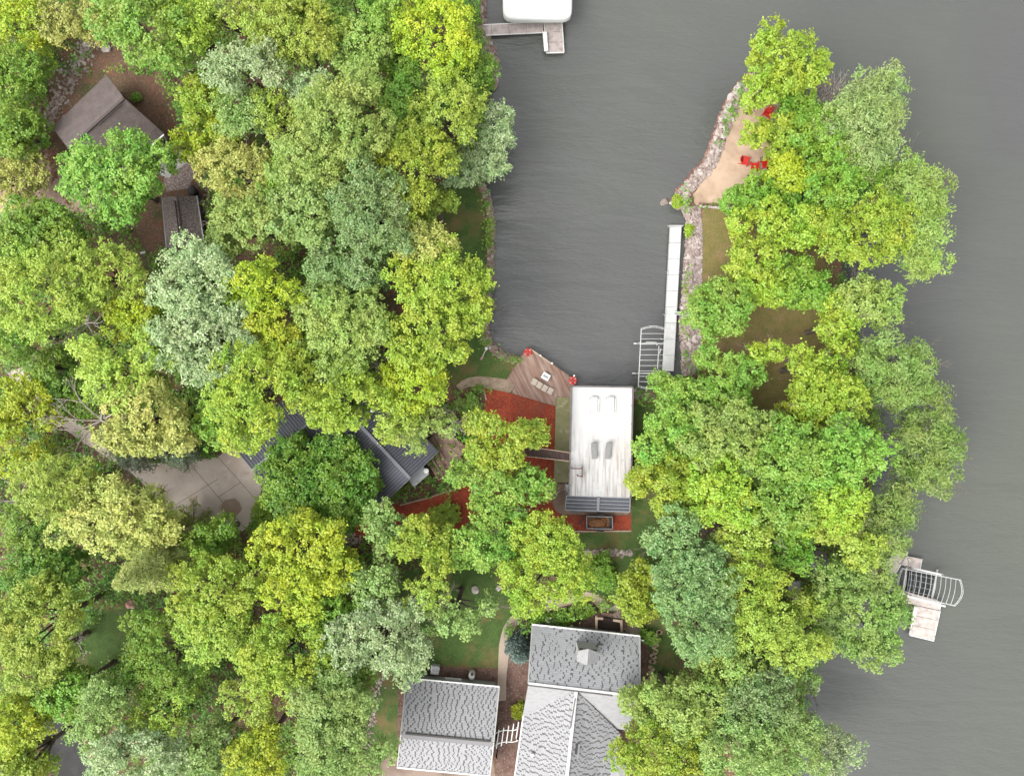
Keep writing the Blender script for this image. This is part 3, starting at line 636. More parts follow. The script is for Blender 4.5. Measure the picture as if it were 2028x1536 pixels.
# --- grey shingled house and garage
gh = thing('shingled_house', 'grey shingled house with crossing gables and a roof dormer', 'house', P(1150, 1400))
zr, ze = 6.2, 3.3
walls(gh, [(1056, 1238), (1265, 1261), (1240, 1441), (1040, 1415)], ze, m_wall, .55); walls(gh, [(1042, 1410), (1228, 1452), (1205, 1570), (1018, 1570)], ze - .05, m_wall, .55)
roof_plane(gh, [(1055, 1237, ze), (1266, 1260, ze), (1266, 1377, zr), (1047, 1351, zr)], m_sh_mid, 'roof')
roof_plane(gh, [(1266, 1377, zr), (1047, 1351, zr), (1035, 1418, ze), (1241, 1445, ze)], m_sh_clean, 'roof')
roof_plane(gh, [(1141, 1366, zr - .1), (1118, 1580, zr - .1), (1014, 1580, ze), (1038, 1411, ze)][::-1], m_sh_grey, 'roof')
roof_plane(gh, [(1118, 1580, zr - .1), (1141, 1366, zr - .1), (1229, 1452, ze), (1203, 1580, ze)][::-1], m_sh_grey, 'roof')
roof_plane(gh, [(1218, 1494, 3.5), (1239, 1517, 3.0), (1236, 1580, 3.0), (1165, 1580, 3.5)], m_sh_clean, 'porch_roof')
mb = MB(); mb.bar(P(1047, 1352, zr + .04), P(1266, 1378, zr + .04), .22, .08); mb.bar(P(1141, 1367, zr - .04), P(1118, 1580, zr - .04), .3, .08); part('ridge_cap', mb, M_plain('pale ridge shingles', (.46, .455, .45), .9), gh)
mb = MB(); mb.bar(P(1046, 1356, zr - .1), P(1213, 1376.5, zr + .04), .1, .12); part('ridge_vent', mb, M_plain('vent slot', (.1, .095, .09), .9), gh)
mb = MB(); mb.bar(P(1139, 1382, zr + .02), P(1130, 1440, zr + .02), .07, .12); part('ridge_vent', mb, M_plain('vent slot', (.1, .095, .09), .9), gh)
mb = MB(); mb.bar(P(1054, 1235.5, ze), P(1267, 1258.5, ze), .13, .14); part('gutter', mb, m_white, gh)
mb = MB(); mb.bar(P(1037, 1411, ze), P(1013, 1580, ze), .12, .14); part('gutter', mb, m_white, gh)
mb = MB(); mb.bar(P(1267, 1378, zr - .1), P(1242, 1446, ze - .1), .12, .16); part('bargeboard', mb, m_wall, gh)
mb = MB(); mb.bar(P(1267, 1259, ze - .1), P(1267, 1378, zr - .1), .12, .16); part('bargeboard', mb, m_wall, gh)
mb = MB(); mb.bar(P(1054, 1237, ze - .1), P(1046, 1352, zr - .1), .1, .16); part('bargeboard', mb, m_wall, gh)
mb = MB(); mb.bar(P(1267, 1266, 3.2), P(1275, 1268, 3.1), .1, .1); part('downspout', mb, m_white, gh)
mb = MB(); mb.box(P(1143, 1483, 5.55), (.42, 1.2, .3), R(-6)); sk = part('skylight', mb, m_sh_clean, gh); mb = MB(); mb.box(P(1141.5, 1482.5, 5.75), (.22, .95, .05), R(-6)); part('pane', mb, m_black, sk)
mb = MB(); mb.lathe(P(1054, 1492, 4.2), [(.16, -.4), (.16, .3), (.02, .34)], 10); part('roof_vent', mb, m_white, gh)
# dormer
do = part('dormer', (lambda mb: (mb.slab(PP([(1146, 1287), (1183, 1291), (1181, 1311), (1144, 1308)], 6.5), 2.6), mb)[1])(MB()), m_wall, gh)
mb = MB(); pk = [(1166, 1284, 7.5), (1163, 1317, 7.5)]
mb.slab(PP([pk[0], pk[1], (1141.5, 1308, 6.7), (1145, 1288, 6.7)]), .1); mb.slab(PP([pk[1], pk[0], (1186, 1291.5, 6.7), (1183.5, 1311, 6.7)]), .1); part('dormer_roof', mb, m_sh_clean, do)
for x in (1152, 1161, 1170, 1178): mb = MB(); mb.box(P(x, 1285.3 + (x - 1150) * .1, 6.6), (.32, .12, .5), R(-6)); part('dormer_window', mb, m_black, do)

ga = thing('garage', 'detached garage under a grey shingled gable roof', 'garage', P(885, 1435))
zr, ze = 5.2, 3.1
roof_plane(ga, [(806, 1343, ze), (988, 1360, ze), (977, 1469, zr), (795, 1452, zr)], m_sh_grey); roof_plane(ga, [(977, 1469, zr), (795, 1452, zr), (788, 1517, ze), (969, 1534, ze)], m_sh_grey)
walls(ga, [(806, 1343), (988, 1360), (969, 1534), (788, 1517)], ze, m_wall, .5)
mb = MB(); mb.bar(P(803, 1451.5, zr + .03), P(970, 1467, zr + .03), .16, .1); part('ridge_vent', mb, M_plain('dark vent slot', (.06, .055, .05), .9), ga)
mb = MB(); mb.bar(P(796, 1456, zr - .03), P(976, 1473, zr - .03), .4, .06); part('ridge_cap', mb, m_sh_clean, ga)
mb = MB(); mb.bar(P(805, 1341.5, ze), P(989, 1358.5, ze), .12, .14); part('gutter', mb, m_white, ga)
mb = MB(); mb.bar(P(787, 1518.5, ze), P(970, 1535.5, ze), .14, .14); part('gutter', mb, m_white, ga)
mb = MB(); mb.bar(P(805, 1342, ze - .06), P(794, 1452, zr - .06), .1, .16); part('bargeboard', mb, m_wall, ga)
mb = MB(); mb.bar(P(794, 1452, zr - .06), P(787, 1518, ze - .06), .1, .16); part('bargeboard', mb, m_wall, ga)
mb = MB(); mb.bar(P(989, 1360, ze - .06), P(978, 1469, zr - .06), .1, .16); part('bargeboard', mb, m_wall, ga)
mb = MB(); mb.bar(P(978, 1469, zr - .06), P(970, 1535, ze - .06), .1, .16); part('bargeboard', mb, m_wall, ga)
mb = MB(); mb.bar(P(881, 1344, 2.4), P(914, 1347, 2.4), .4, .05); part('window_hood', mb, m_wall, ga)
q = PP([(806, 1343), (988, 1360)], ze); opening(ga, 'window', q[1] + Vector((-.3, -.45, 0)), q[0] + Vector((.3, -.45, 0)), .35, 1.3, 1.7, 2.7, m_glass)

# white arbour between them
t = thing('garden_arbour', 'white slatted arbour between the garage and the house', 'arbour', P(1005, 1457))
for k in range(5):
    mb = MB(); x = 986 + 9.8 * k; mb.bar(P(x + 2, 1444 - 4 * k, 3.0), P(x - 3, 1481 - 5 * k, 3.0), .09, .12); part('slat', mb, m_white, t)
for y0 in (1452, 1475):
    pts = [P(977 + 6.2 * i, y0 - 1.4 * i - 2.2 * math.sin(i / 8 * 6.28 - .6), 2.9) for i in range(9)]; mb = MB(); mb.tube(pts, .05, 6); part('rail', mb, m_white, t)
for x, y in ((981, 1452), (1024, 1440), (980, 1475), (1023, 1464)): mb = MB(); mb.bar(P(x, y, GZ), P(x, y, 2.9), .1, .1); part('post', mb, m_white, t)

# timber entry pit beside the house
t = thing('cellar_entrance', 'sunken brown timber cellar entrance by the house wall', 'cellar entrance', P(1206, 1233))
mb = MB(); mb.slab(PP([(1182, 1221), (1229, 1226), (1230, 1249), (1181, 1243)], 1.1), .3); part('pit_floor', mb, M_plain('dark boards', (.045, .03, .024), .9), t)
for a, b, z in (((1181, 1219), (1181, 1245), 1.9), ((1181, 1223), (1194, 1224), 2.0), ((1214, 1227), (1229, 1229), 2.0), ((1230, 1226), (1231, 1249), 1.9)): mb = MB(); mb.bar(P(*a, z), P(*b, z), .22, .25); part('curb', mb, m_palewood, t)
mb = MB(); mb.slab(PP([(1190, 1212), (1215, 1214), (1215, 1219), (1190, 1218)], 1.5), .5); part('bench', mb, m_wood, t)
mb = MB(); mb.slab(PP([(1231, 1221), (1238, 1225), (1248, 1241), (1232, 1243)], 1.35), .4); part('steps', mb, m_wood, t)

M_STEP = M_noise("flagstone", [((.3, .22, .14), 2, .4, .6)], .9, .3, base=(.4, .31, .21))
# air conditioners and other bits
def ac_round(px, py, label):
    t = thing('air_conditioner', label, 'air conditioner', P(px, py), 'air conditioners by the house wall')
    mb = MB(); mb.lathe((0, 0, 0), [(.3, 0), (.32, .1), (.32, .75), (.29, .82), (.2, .84)], 20); part('body', mb, m_white, t, True)
    mb = MB(); mb.torus((0, 0, .87), .24, .02, 20, 5); mb.torus((0, 0, .87), .14, .02, 16, 5); part('grille', mb, m_black, t, True)
    mb = MB(); mb.lathe((0, 0, .84), [(.09, 0), (.09, .05)], 12); part('fan_hub', mb, m_black, t, True)
ac_round(1085, 1224, 'round white air conditioner nearer the mown shrub'); ac_round(1099, 1225.5, 'round white air conditioner nearer the leafy bush')
t = thing('air_conditioner', 'boxy white air conditioner behind the garage', 'air conditioner', P(862, 1324))
mb = MB(); mb.box(P(862, 1324, 1.25), (.8, .75, .85), R(-6)); part('body', mb, m_white, t)
mb = MB()
for k in range(5): mb.box(P(862 + .3, 1324 - 6 + 2.4 * k, 1.7), (.62, .05, .05), R(-6))
part('grille', mb, m_graymetal, t)
t = thing('rain_barrel', 'white rain barrel with a dark opening by the garage wall', 'barrel', P(935, 1331))
mb = MB(); mb.lathe(P(935, 1331), [(.26, 0), (.32, .2), (.32, .9), (.26, 1.05), (.2, 1.08)], 18, 1, 1.25); part('body', mb, m_white, t); mb = MB(); mb.lathe(P(935, 1334, 1.9), [(.17, 0), (.17, .05)], 14); part('opening', mb, m_black, t)
def hose(name, pts, label):
    mb = MB(); mb.tube([P(x, y, GZ + .09) for x, y in pts], .045, 6); single(name, mb, M_plain('hose rubber', (.04, .045, .035), .5), label, 'garden hose', None, True)
hose('garden_hose', [(1032 + 7.5 * math.cos(t * .5), 1221 + 7 * math.sin(t * .5)) for t in range(-4, 10)] + [(1030, 1232), (1040, 1230), (1052, 1222), (1062, 1213)], 'coiled dark hose on the concrete walk')
hose('garden_hose', cat_rom([(1075, 1198), (1088, 1196), (1098, 1190), (1092, 1186)], 4) , 'short dark hose on the winding walk'); hose('garden_hose', cat_rom([(1172, 1200), (1190, 1207), (1205, 1213), (1214, 1222)], 4), 'dark hose across the walk near the cellar entrance')
for i, (x, y) in enumerate([(1305, 1250), (1300, 1258), (1308, 1252), (1303, 1266), (1298, 1270), (1301, 1277), (1295, 1281), (1299, 1288), (1292, 1297), (1296, 1301), (1290, 1309), (1295, 1310), (1288, 1320), (1292, 1325), (1286, 1332), (1289, 1340), (1285, 1346), (1297, 1292)]):
    mb = MB(); c = P(x, y, GZ + .04); pts = [c + Vector((.26 * math.cos(k) * rnd.uniform(.8, 1.1), .22 * math.sin(k) * rnd.uniform(.8, 1.1), 0)) for k in np.arange(0, 6.2, .9)]
    mb.slab(pts, .05); single('stepping_stone', mb, M_STEP, 'tan stepping stone in the double row along the shady lawn', 'stepping stone', 'stepping stones on the shady lawn')
# ------------------------------------------------------------ docks, lifts, deck
def quad_deck(parent, px, z, mat, n=1, name='deck_section', th=.16, gap=.03, trim=None):
    """deck quad a-b-c-d cut into n sections between edge a-b and edge d-c"""
    a, b, c, d = PP(px, z)
    for k in range(n):
        t0, t1 = k / n, (k + 1) / n; L = (d - a).length; e = gap / L / 2
        q = [lerp(a, d, t0 + e), lerp(b, c, t0 + e), lerp(b, c, t1 - e), lerp(a, d, t1 - e)]
        mb = MB(); mb.slab(q, th); o = part(name, mb, mat, parent)
        if trim:
            for i_, j_ in ((0, 3), (1, 2)): f = MB(); f.bar(q[i_] + Vector((0, 0, -.03)), q[j_] + Vector((0, 0, -.03)), .07, .14); part('side_rail', f, trim, o)
def pipe_post(parent, px, py, z=1.5, mat=None):
    mb = MB(); mb.tube([P(px, py, -1.5), P(px, py, z)], .045, 8); part('post', mb, mat or m_alupipe, parent)
ZD = .55
# long dock
t = thing('aluminium_dock', 'long pale aluminium dock running along the riprap of the point', 'dock', P(1330, 590, 0))
quad_deck(t, [(1327, 449), (1349, 449), (1333.5, 735), (1312, 735)], ZD, m_alu, 9, trim=m_alupipe)
mb = MB(); mb.bar(P(1325, 447.5, ZD + .02), P(1351, 447.5, ZD + .02), .14, .16); part('end_rail', mb, m_alupipe, t)
for x, y in ((1325, 449), (1351, 448), (1322, 540), (1344, 540), (1316.5, 624), (1339, 624), (1311, 672), (1336, 672), (1334, 712)):
    pipe_post(t, x, y, 1.25)
    mb = MB(); o = -1 if x < 1330 - (y - 449) * .052 + 6 else 1; mb.bar(P(x, y, .9), P(x + o * 3, y - 2, 1.25), .05, .05); part('bracket', mb, m_alupipe, t)
mb = MB(); mb.slab(PP([(1314, 737, ZD + .02), (1326, 737, ZD + .02), (1338, 762, .9), (1327, 764, .9)]), .1); part('shore_ramp', mb, m_alu, t)
t = thing('gangplank', 'narrow aluminium gangplank from the long dock to the riprap', 'gangplank', P(1350, 620, 0))
mb = MB(); mb.slab(PP([(1336, 617, .62), (1366, 619, .95), (1366, 624, .95), (1336, 623, .62)]), .08); part('tread', mb, m_graymetal, t)
for y in (617, 623): mb = MB(); mb.bar(P(1335, y, .66), P(1367, y + 1.5, 1.0), .07, .12); part('rail', mb, m_alupipe, t)

def lift(name, label, A, B, C, D, z, n, cat='boat lift', arc=.5, posts=True):
    """open canopy frame of a boat lift: side rails A-B and D-C (px), n hoops between them"""
    a, b, c, d = PP([A, B, C, D], z); ctr = (a + b + c + d) / 4
    t = thing(name, label, cat, (ctr.x, ctr.y, 0))
    for p, q in ((a, b), (d, c)): mb = MB(); mb.bar(p, q, .08, .08); part('side_rail', mb, m_lift, t)
    for k in range(n):
        u = k / (n - 1); p, q = lerp(a, b, u), lerp(d, c, u); bow = (b - a).normalized() * (arc * (1 if u > .5 else -1) if k in (0, n - 1) else 0)
        pts = [lerp(p, q, s / 8) + Vector((0, 0, .22 * math.sin(math.pi * s / 8))) + bow * math.sin(math.pi * s / 8) for s in range(9)]
        mb = MB(); mb.tube(pts, .028, 6); part('hoop', mb, m_lift, t)
        if k in (0, n - 1):
            ii = -1 if k else 1; pts = [x + (b - a).normalized() * .32 * ii * (.4 + .6 * 0) for x in pts]; mb = MB(); mb.tube([x - Vector((0, 0, .02)) for x in pts], .035, 6)
            for s in (1, 3, 5, 7): mb.bar(pts[s], pts[s] - (b - a).normalized() * .3 * ii * .4, .04, .04)
            part('end_hoop', mb, m_lift, t)
    for u in (.24, .76):
        for p, q in ((a, b), (d, c)):
            x = lerp(p, q, u); mb = MB(); mb.bar(Vector((x.x, x.y, -1.5)), x, .12, .12); part('post', mb, m_lift, t)
        x, y = lerp(a, b, u), lerp(d, c, u); e = (y - x).normalized() * .35
        mb = MB(); mb.bar(Vector((x.x, x.y, .35)) - e, Vector((y.x, y.y, .35)) + e, .16, .14); part('cross_beam', mb, m_lift, t)
    return t, (a, b, c, d)
t, q = lift('boat_lift', 'empty white boat lift frame tied to the long aluminium dock', (1270, 650), (1264, 766), (1312, 766), (1317, 650), 2.4, 12, arc=.22)
mb = MB(); mb.bar(P(1305, 685, 1.2), P(1302, 730, 1.2), .08, .08); mb.bar(P(1309, 690, 1.6), P(1306, 700, 1.6), .08, .08); part('guide_rail', mb, m_lift, t)
mb = MB(); mb.tube([P(1279, 682, 1.0), P(1280, 677, 1.0), P(1300, 678, 1.0), P(1301, 684, 1.0)], .06, 6); part('winch_frame', mb, m_lift, t)

# dock and canopied lift in the upper bay
t = thing('composite_dock', 'pinkish composite dock with an L end below the cream canopy', 'dock', P(1030, 62, 0))
quad_deck(t, [(938, 50.5), (941, 71.5), (1076, 65), (1077, 43.5)], ZD, m_compo, 4, trim=m_white); 
quad_deck(t, [(1077.5, 43.5), (1113, 42.5), (1117, 104), (1082, 105)], ZD, m_compo, 3, trim=m_white)
mb = MB(); mb.bar(P(1082, 105.5, ZD - .05), P(1117, 104.5, ZD - .05), .1, .16); part('end_rail', mb, m_white, t)
bn = MB(); bn.slab(PP([(1074.5, 63), (1083, 63), (1085.5, 101), (1078, 102)], 1.0), .1); bnp = part('bench', bn, m_white, t)
for y in (66, 98):
    mb = MB(); mb.bar(P(1080 + (y - 66) * .07, y, ZD), P(1080 + (y - 66) * .07, y, .92), .3, .1); part('bench_leg', mb, m_white, bnp)
for x, y in ((1077, 42), (1112, 41), (1114, 62), (1116, 84), (1075, 62), (975, 70), (1043, 43)): pipe_post(t, x, y, .95)
t = thing('canopied_boat_lift', 'boat lift under a broad cream vinyl canopy at the upper dock', 'boat lift', P(1064, 0, 0))
n = 22; vs = []; fs = []
outl = []; c = P(1064.5, -22, 2.6); hw, hl, rr = 3.33, 3.02, .75
for k in range(40):
    a = 2 * math.pi * k / 40; ca, sa = math.cos(a), math.sin(a); e = .25
    outl.append((hw * abs(ca) ** e * (1 if ca > 0 else -1), hl * abs(sa) ** e * (1 if sa > 0 else -1)))
lev = [(1.0, -.55), (1.0, 0), (.985, .14), (.94, .26), (.8, .36), (.5, .44), (.2, .46)]
for s, z in lev: vs += [c + Vector((x * s + (0 if s == 1 else 0), y * s, z + .03 * math.sin(i * 1.9))) for i, (x, y) in enumerate(outl)]
for j in range(len(lev) - 1):
    for k in range(40): fs.append((j * 40 + k, j * 40 + (k + 1) % 40, (j + 1) * 40 + (k + 1) % 40, (j + 1) * 40 + k))
fs.append(tuple((len(lev) - 1) * 40 + k for k in range(40))); mb = MB(); mb.add(vs, fs); part('canopy', mb, m_canopy, t, smooth=True)
for x, y in ((1022, -50), (1108, -50), (1045, 38), (1096, 37)): mb = MB(); mb.bar(P(x, y, -1.5), P(x, y, 2.6), .12, .12); part('post', mb, m_white, t)
mb = MB(); mb.bar(P(1042, 42, .7), P(1098, 40, .7), .14, .14); mb.bar(P(1053, 42.5, .75), P(1072, 42, .75), .25, .1); part('cross_beam', mb, m_white, t)

# dock on the open lake
t = thing('lake_dock', 'pinkish composite dock with a broad end platform on the open lake', 'dock', P(1830, 1220, 0))
m_compo2 = M_stripe('composite dock boards two', (.48, .42, .385), (.4, .345, .315), .14, .1, R(10), (.46, .4, .365), .7)
quad_deck(t, [(1779, 1081), (1798, 1094), (1770, 1140), (1749, 1126)], ZD, m_compo2, 2, trim=m_white)
quad_deck(t, [(1794, 1100), (1826, 1106), (1822, 1126), (1783, 1118)], ZD, m_compo2, 1, trim=m_white)
quad_deck(t, [(1780, 1166), (1863, 1190), (1861, 1208), (1777, 1190)], ZD, m_compo2, 1, trim=m_white)
quad_deck(t, [(1812, 1198), (1862, 1209), (1849, 1267), (1801.5, 1256)], ZD, m_compo2, 3, trim=m_white)
quad_deck(t, [(1752, 1150), (1785, 1164), (1780, 1190), (1744, 1168)], ZD, m_compo2, 1, trim=m_white)
mb = MB(); mb.slab(PP([(1811, 1201), (1817.5, 1203), (1809, 1237), (1803, 1236)], 1.0), .1); b_ = part('bench', mb, m_white, t)
for x, y in ((1813, 1206), (1807, 1233)): mb = MB(); mb.bar(P(x, y, ZD), P(x, y, .9), .25, .1); part('bench_leg', mb, m_white, b_)
mb = MB(); mb.bar(P(1801, 1256.5, ZD - .03), P(1849, 1268, ZD - .03), .1, .16); part('end_rail', mb, m_white, t)
for x, y in ((1864, 1192), (1858, 1228), (1851, 1262), (1804, 1248), (1826, 1107), (1797, 1093)): pipe_post(t, x, y, .95)
t, q = lift('boat_lift', 'empty white boat lift frame with a bowed end on the open lake', (1786, 1125), (1903, 1148), (1892, 1199), (1779, 1174), 2.2, 13, arc=.34)
mb = MB(); mb.slab(PP([(1800, 1131, .3), (1853, 1143, .3), (1845, 1185, .3), (1794, 1172, .3)]), .1); bk = part('bunk_floor', mb, m_black, t)
mb = MB()
for k in range(5): mb.bar(P(1802 + 11 * k, 1132 + 2.4 * k, .37), P(1796 + 11 * k, 1172 + 2.6 * k, .37), .05, .06)
for k in range(4): mb.bar(P(1800 - 1.5 * k, 1135 + 11 * k, .375), P(1850 - 1.5 * k, 1146 + 11 * k, .375), .05, .06)
part('grating', mb, m_graymetal, bk)
for a, b in (((1805, 1124), (1868, 1138)), ((1782, 1176), (1872, 1200))): mb = MB(); mb.bar(P(*a, 1.3), P(*b, 1.3), .16, .1); part('walk_rail', mb, m_white, t)
mb = MB(); mb.slab(PP([(1618, 1204), (1635, 1213), (1631, 1224), (1638, 1238), (1607, 1222)], GZ + .3), .3); single('landing_deck', mb, M_noise('pinkish deck wood', [((.24, .165, .14), 2, .4, .6)], .8, .2, base=(.31, .225, .195)), 'small pinkish wooden landing under the trees at the lake edge', 'deck', None, False, P(1620, 1220))
# buoy
t = thing('mooring_buoy', 'white round buoy floating off the grassy shore', 'buoy', P(1617, 1362, 0))
mb = MB(); mb.lathe((0, 0, 0), [(.05, -.2), (.24, -.05), (.31, .12), (.24, .32), (.08, .4)], 16); part('float', mb, m_white, t, True, True); mb = MB(); mb.torus((0, 0, .42), .07, .02, 12, 5); part('ring', mb, m_graymetal, t, True)
mb = MB(); mb.lathe((0, 0, 0), [(.04, -.1), (.13, 0), (.13, .12), (.04, .18)], 12); single('small_float', mb, m_white, 'small white float between the buoy and the shore', 'buoy', None, True, None).location = P(1614, 1346, 0)

# wooden deck in the corner of the bay
t = thing('wooden_deck', 'weathered brown wooden deck in the corner of the bay', 'deck', P(1070, 750))
mb = MB(); mb.slab(PP([(1041, 692), (1050, 690), (1140, 753), (1136, 764), (1132, 788), (1101.5, 785), (1100, 804), (1012, 778), (1020, 766), (1004, 752)], 1.0), .22); part('deck_boards', mb, m_deck, t)
mb = MB(); mb.bar(P(1049, 690, .98), P(1095, 722, .98), .14, .2); part('edge_rail', mb, m_palewood, t); mb = MB(); mb.bar(P(1041, 692, .95), P(1003, 752, .95), .1, .2); mb.bar(P(1095, 722, .95), P(1139, 753, .95), .1, .2); part('edge_board', mb, m_wood, t)
for x, y in ((1070, 704), (1093, 719), (1137, 744)): mb = MB(); mb.bar(P(x, y, -1), P(x, y, 1.7), .16, .16); part('post', mb, m_white, t)
for x, y in ((1046, 697), (1092, 722), (1135, 762), (1010, 772)): mb = MB(); mb.bar(P(x, y, -1), P(x, y, .78), .18, .18); part('pile', mb, m_wood, t)
def ottoman(px, py, rz, label):
    t = thing('deck_stool', label, 'stool', P(px, py, 1.01), 'cream stools in a row on the deck', rz)
    mb = MB(); mb.box((0, 0, .36), (.52, .62, .12)); part('cushion', mb, m_creamfab, t, True)
    mb = MB(); mb.box((0, 0, .15), (.44, .54, .3)); part('base', mb, m_wood, t, True)
for (x, y), l in zip(((1058, 756), (1068, 762.5), (1078.5, 768.5), (1089.5, 774)), ('the one nearest the grassy bank', 'second from the grassy bank', 'third from the grassy bank', 'the one nearest the red mulch and boathouse')): ottoman(x, y, R(-30), 'square cream stool on the wooden deck, ' + l)
t = thing('deck_table', 'white square table with a grey inset on the wooden deck', 'table', P(1080.5, 745.5, 1.01), None, R(-31))
mb = MB(); mb.box((0, 0, .45), (.78, .66, .06)); part('tabletop', mb, m_white, t, True); mb = MB(); mb.box((0, 0, .487), (.5, .2, .02)); part('inset', mb, m_graymetal, t, True)
for x in (-.32, .32):
    for y in (-.26, .26): mb = MB(); mb.bar((x, y, 0), (x, y, .42), .06, .06); part('leg', mb, m_white, t, True)
def ring(px, py, z, label):
    t = thing('life_ring', label, 'life ring', P(px, py, z), 'red life rings on the deck corners')
    mb = MB(); mb.torus((0, 0, .1), .3, .11, 24, 8); part('ring', mb, m_red, t, True, True)
    mb = MB()
    for k in range(4): mb.torus((0, 0, .1), .3, .118, 2, 8, k * math.pi / 2 + .6, k * math.pi / 2 + .85)
    part('band', mb, m_creamfab, t, True)
    mb = MB(); mb.lathe((0, 0, -.02), [(.3, 0), (.3, .08), (.05, .1)], 12); part('base', mb, M_plain('dark red paint', (.3, .03, .025), .5), t, True)
ring(1045.5, 697, 1.02, 'red life ring on the far tip of the wooden deck'); ring(1134.5, 753.5, 1.02, 'red life ring on the wooden deck corner beside the boathouse')

# red chairs on the beach
def beach_chair(px, py, rz, label):
    t = thing('beach_chair', label, 'chair', P(px, py, GZ + .01), 'red chairs on the sand', rz)
    mb = MB(); mb.bar((0, -.3, .4), (0, .25, .3), .56, .05); part('seat', mb, m_red, t, True)
    mb = MB()
    for x in (-.22, -.11, 0, .11, .22): mb.bar((x, .22, .3), (x * 1.1, .62, 1.0), .095, .03, Vector((0, 1, 0)))
    part('backrest', mb, m_red, t, True)
    for x in (-.34, .34):
        mb = MB(); mb.bar((x, -.38, .56), (x, .38, .54), .14, .03); part('armrest', mb, m_red, t, True)
        mb = MB(); mb.bar((x, -.32, 0), (x, -.32, .55), .05, .1); mb.bar((x * .85, .55, 0), (x * .85, -.3, .38), .04, .1); part('leg', mb, m_red, t, True)
beach_chair(1474, 321, R(75), 'red slatted chair on the sand, the one nearest the water'); beach_chair(1492, 331, R(185), 'red slatted chair standing between the two leafy trees by the sand')
beach_chair(1517, 228, R(-30), 'red slatted chair alone near the tip of the sandy point'); beach_chair(1513, 327, R(-80), 'red slatted chair mostly hidden in the leaves inland of the pair')

# utility trailer
t = thing('utility_trailer', 'black utility trailer heaped with brown mulch beside the boathouse', 'trailer', P(1188, 1034))
mb = MB(); mb.slab(PP([(1162, 1022), (1213, 1023), (1213, 1047), (1162, 1046)], 1.45), .1); part('bed', mb, m_black, t)
mb = MB(); z = 1.85; c4 = PP([(1162, 1022), (1213, 1023), (1213, 1047), (1162, 1046)], z)
for i in range(4): mb.bar(c4[i], c4[(i + 1) % 4], .08, .08); mb.bar(c4[i] - Vector((0, 0, .22)), c4[(i + 1) % 4] - Vector((0, 0, .22)), .05, .3); mb.bar(c4[i] - Vector((0, 0, .5)), c4[i], .08, .08)
part('side_rails', mb, m_graymetal, t)
mb = MB(); mb.bar(P(1162, 1024, 1.35), P(1146, 1034, 1.3), .08, .1); mb.bar(P(1162, 1044, 1.35), P(1146, 1034, 1.3), .08, .1); mb.bar(P(1152, 1029.5, 1.36), P(1152, 1038.5, 1.36), .06, .08); part('tongue', mb, m_black, t)
for y in (1019.5, 1049.5):
    mb = MB(); p = P(1189, y, GZ + .32); vs = MB(); prof = [(.2, -.11), (.32, -.1), (.34, 0), (.32, .1), (.2, .11)]
    vv = [(p.x + r * math.cos(k * .3307), p.y + z_, p.z + r * math.sin(k * .3307)) for r, z_ in prof for k in range(19)]
    ff = [(j * 19 + k, j * 19 + (k + 1) % 19, (j + 1) * 19 + (k + 1) % 19, (j + 1) * 19 + k) for j in range(4) for k in range(19)]; mb.add(vv, ff); wh = part('wheel', mb, m_black, t)
    mb = MB(); mb.box(p, (.4, .16, .4)); part('rim', mb, m_graymetal, wh)
    mb = MB(); mb.slab(PP([(1182, y - 2.6), (1197, y - 2.6), (1197, y + 2.6), (1182, y + 2.6)], 1.62), .05); part('fender', mb, m_black, t)
vs = []; fs = []; nx, ny = 18, 12
for j in range(ny + 1):
    for i in range(nx + 1):
        u, v = i / nx, j / ny; h = (math.sin(math.pi * min(1, u * 1.15)) * math.sin(math.pi * v)) ** .6 if u * 1.15 < 1 else 0
        p = P(1164 + 42 * u, 1023.5 + 22 * v, 1.47); vs.append((p.x, p.y, 1.47 + .4 * h + rnd.uniform(-.04, .05) * (h > 0)))
for j in range(ny):
    for i in range(nx): a = j * (nx + 1) + i; fs.append((a, a + 1, a + nx + 2, a + nx + 1))
mb = MB(); mb.add(vs, fs); single('mulch_heap', mb, M_noise('brown mulch', [((.12, .05, .025), 4, .45, .6), ((.4, .22, .1), 8, .52, .7)], .95, .8, 12, .08, base=(.24, .105, .045)), 'heap of orange brown mulch in the trailer', 'mulch heap', None, False, P(1185, 1034, 1.47))

M_GAZ1 = M_plain("brown grey roof cloth", (.13, .11, .105), .8); M_GAZ2 = M_plain("grey roof cloth", (.25, .25, .26), .8)
# pole on the bank, log, gazebo roofs under the trees
t = thing('pennant_pole', 'leaning white pole with a pale pink pennant on the grass bank', 'pole', P(953, 712))
mb = MB(); mb.tube([P(953, 712), P(957, 703, 2.2), P(963, 691, 3.0)], [.05, .04, .04], 8); part('pole', mb, m_white, t)
mb = MB(); mb.lathe(P(963, 690, 3.0), [(.05, -.1), (.16, 0), (.16, .1), (.05, .2)], 12); part('finial', mb, m_white, t, smooth=True)
mb = MB(); mb.add([P(950, 711, 1.0), P(956, 703, 2.0), P(959, 706, 2.0), P(954, 713, .9)], [(0, 1, 2, 3)]); mb.add([P(950, 711, .97), P(956, 703, 1.97), P(959, 706, 1.97), P(954, 713, .87)], [(3, 2, 1, 0)]); part('pennant', mb, M_plain('pale pink cloth', (.45, .3, .27), .8), t)
mb = MB(); mb.tube([P(192, 1339, GZ + .12), P(205, 1327, GZ + .16), P(219, 1316, GZ + .12)], [.13, .16, .11], 10); single('fallen_log', mb, m_bark, 'short fallen log on the dark clearing grass', 'log')
t = thing('gazebo', 'gazebo with a brown grey faceted roof half hidden by lakeside trees', 'gazebo', P(1617, 1112))
zz = 3.0; pk = P(1618, 1117, 3.9); ring_ = [(1603, 1098), (1620, 1089), (1636, 1094), (1641, 1113), (1636, 1134), (1616, 1140), (1604, 1122)]
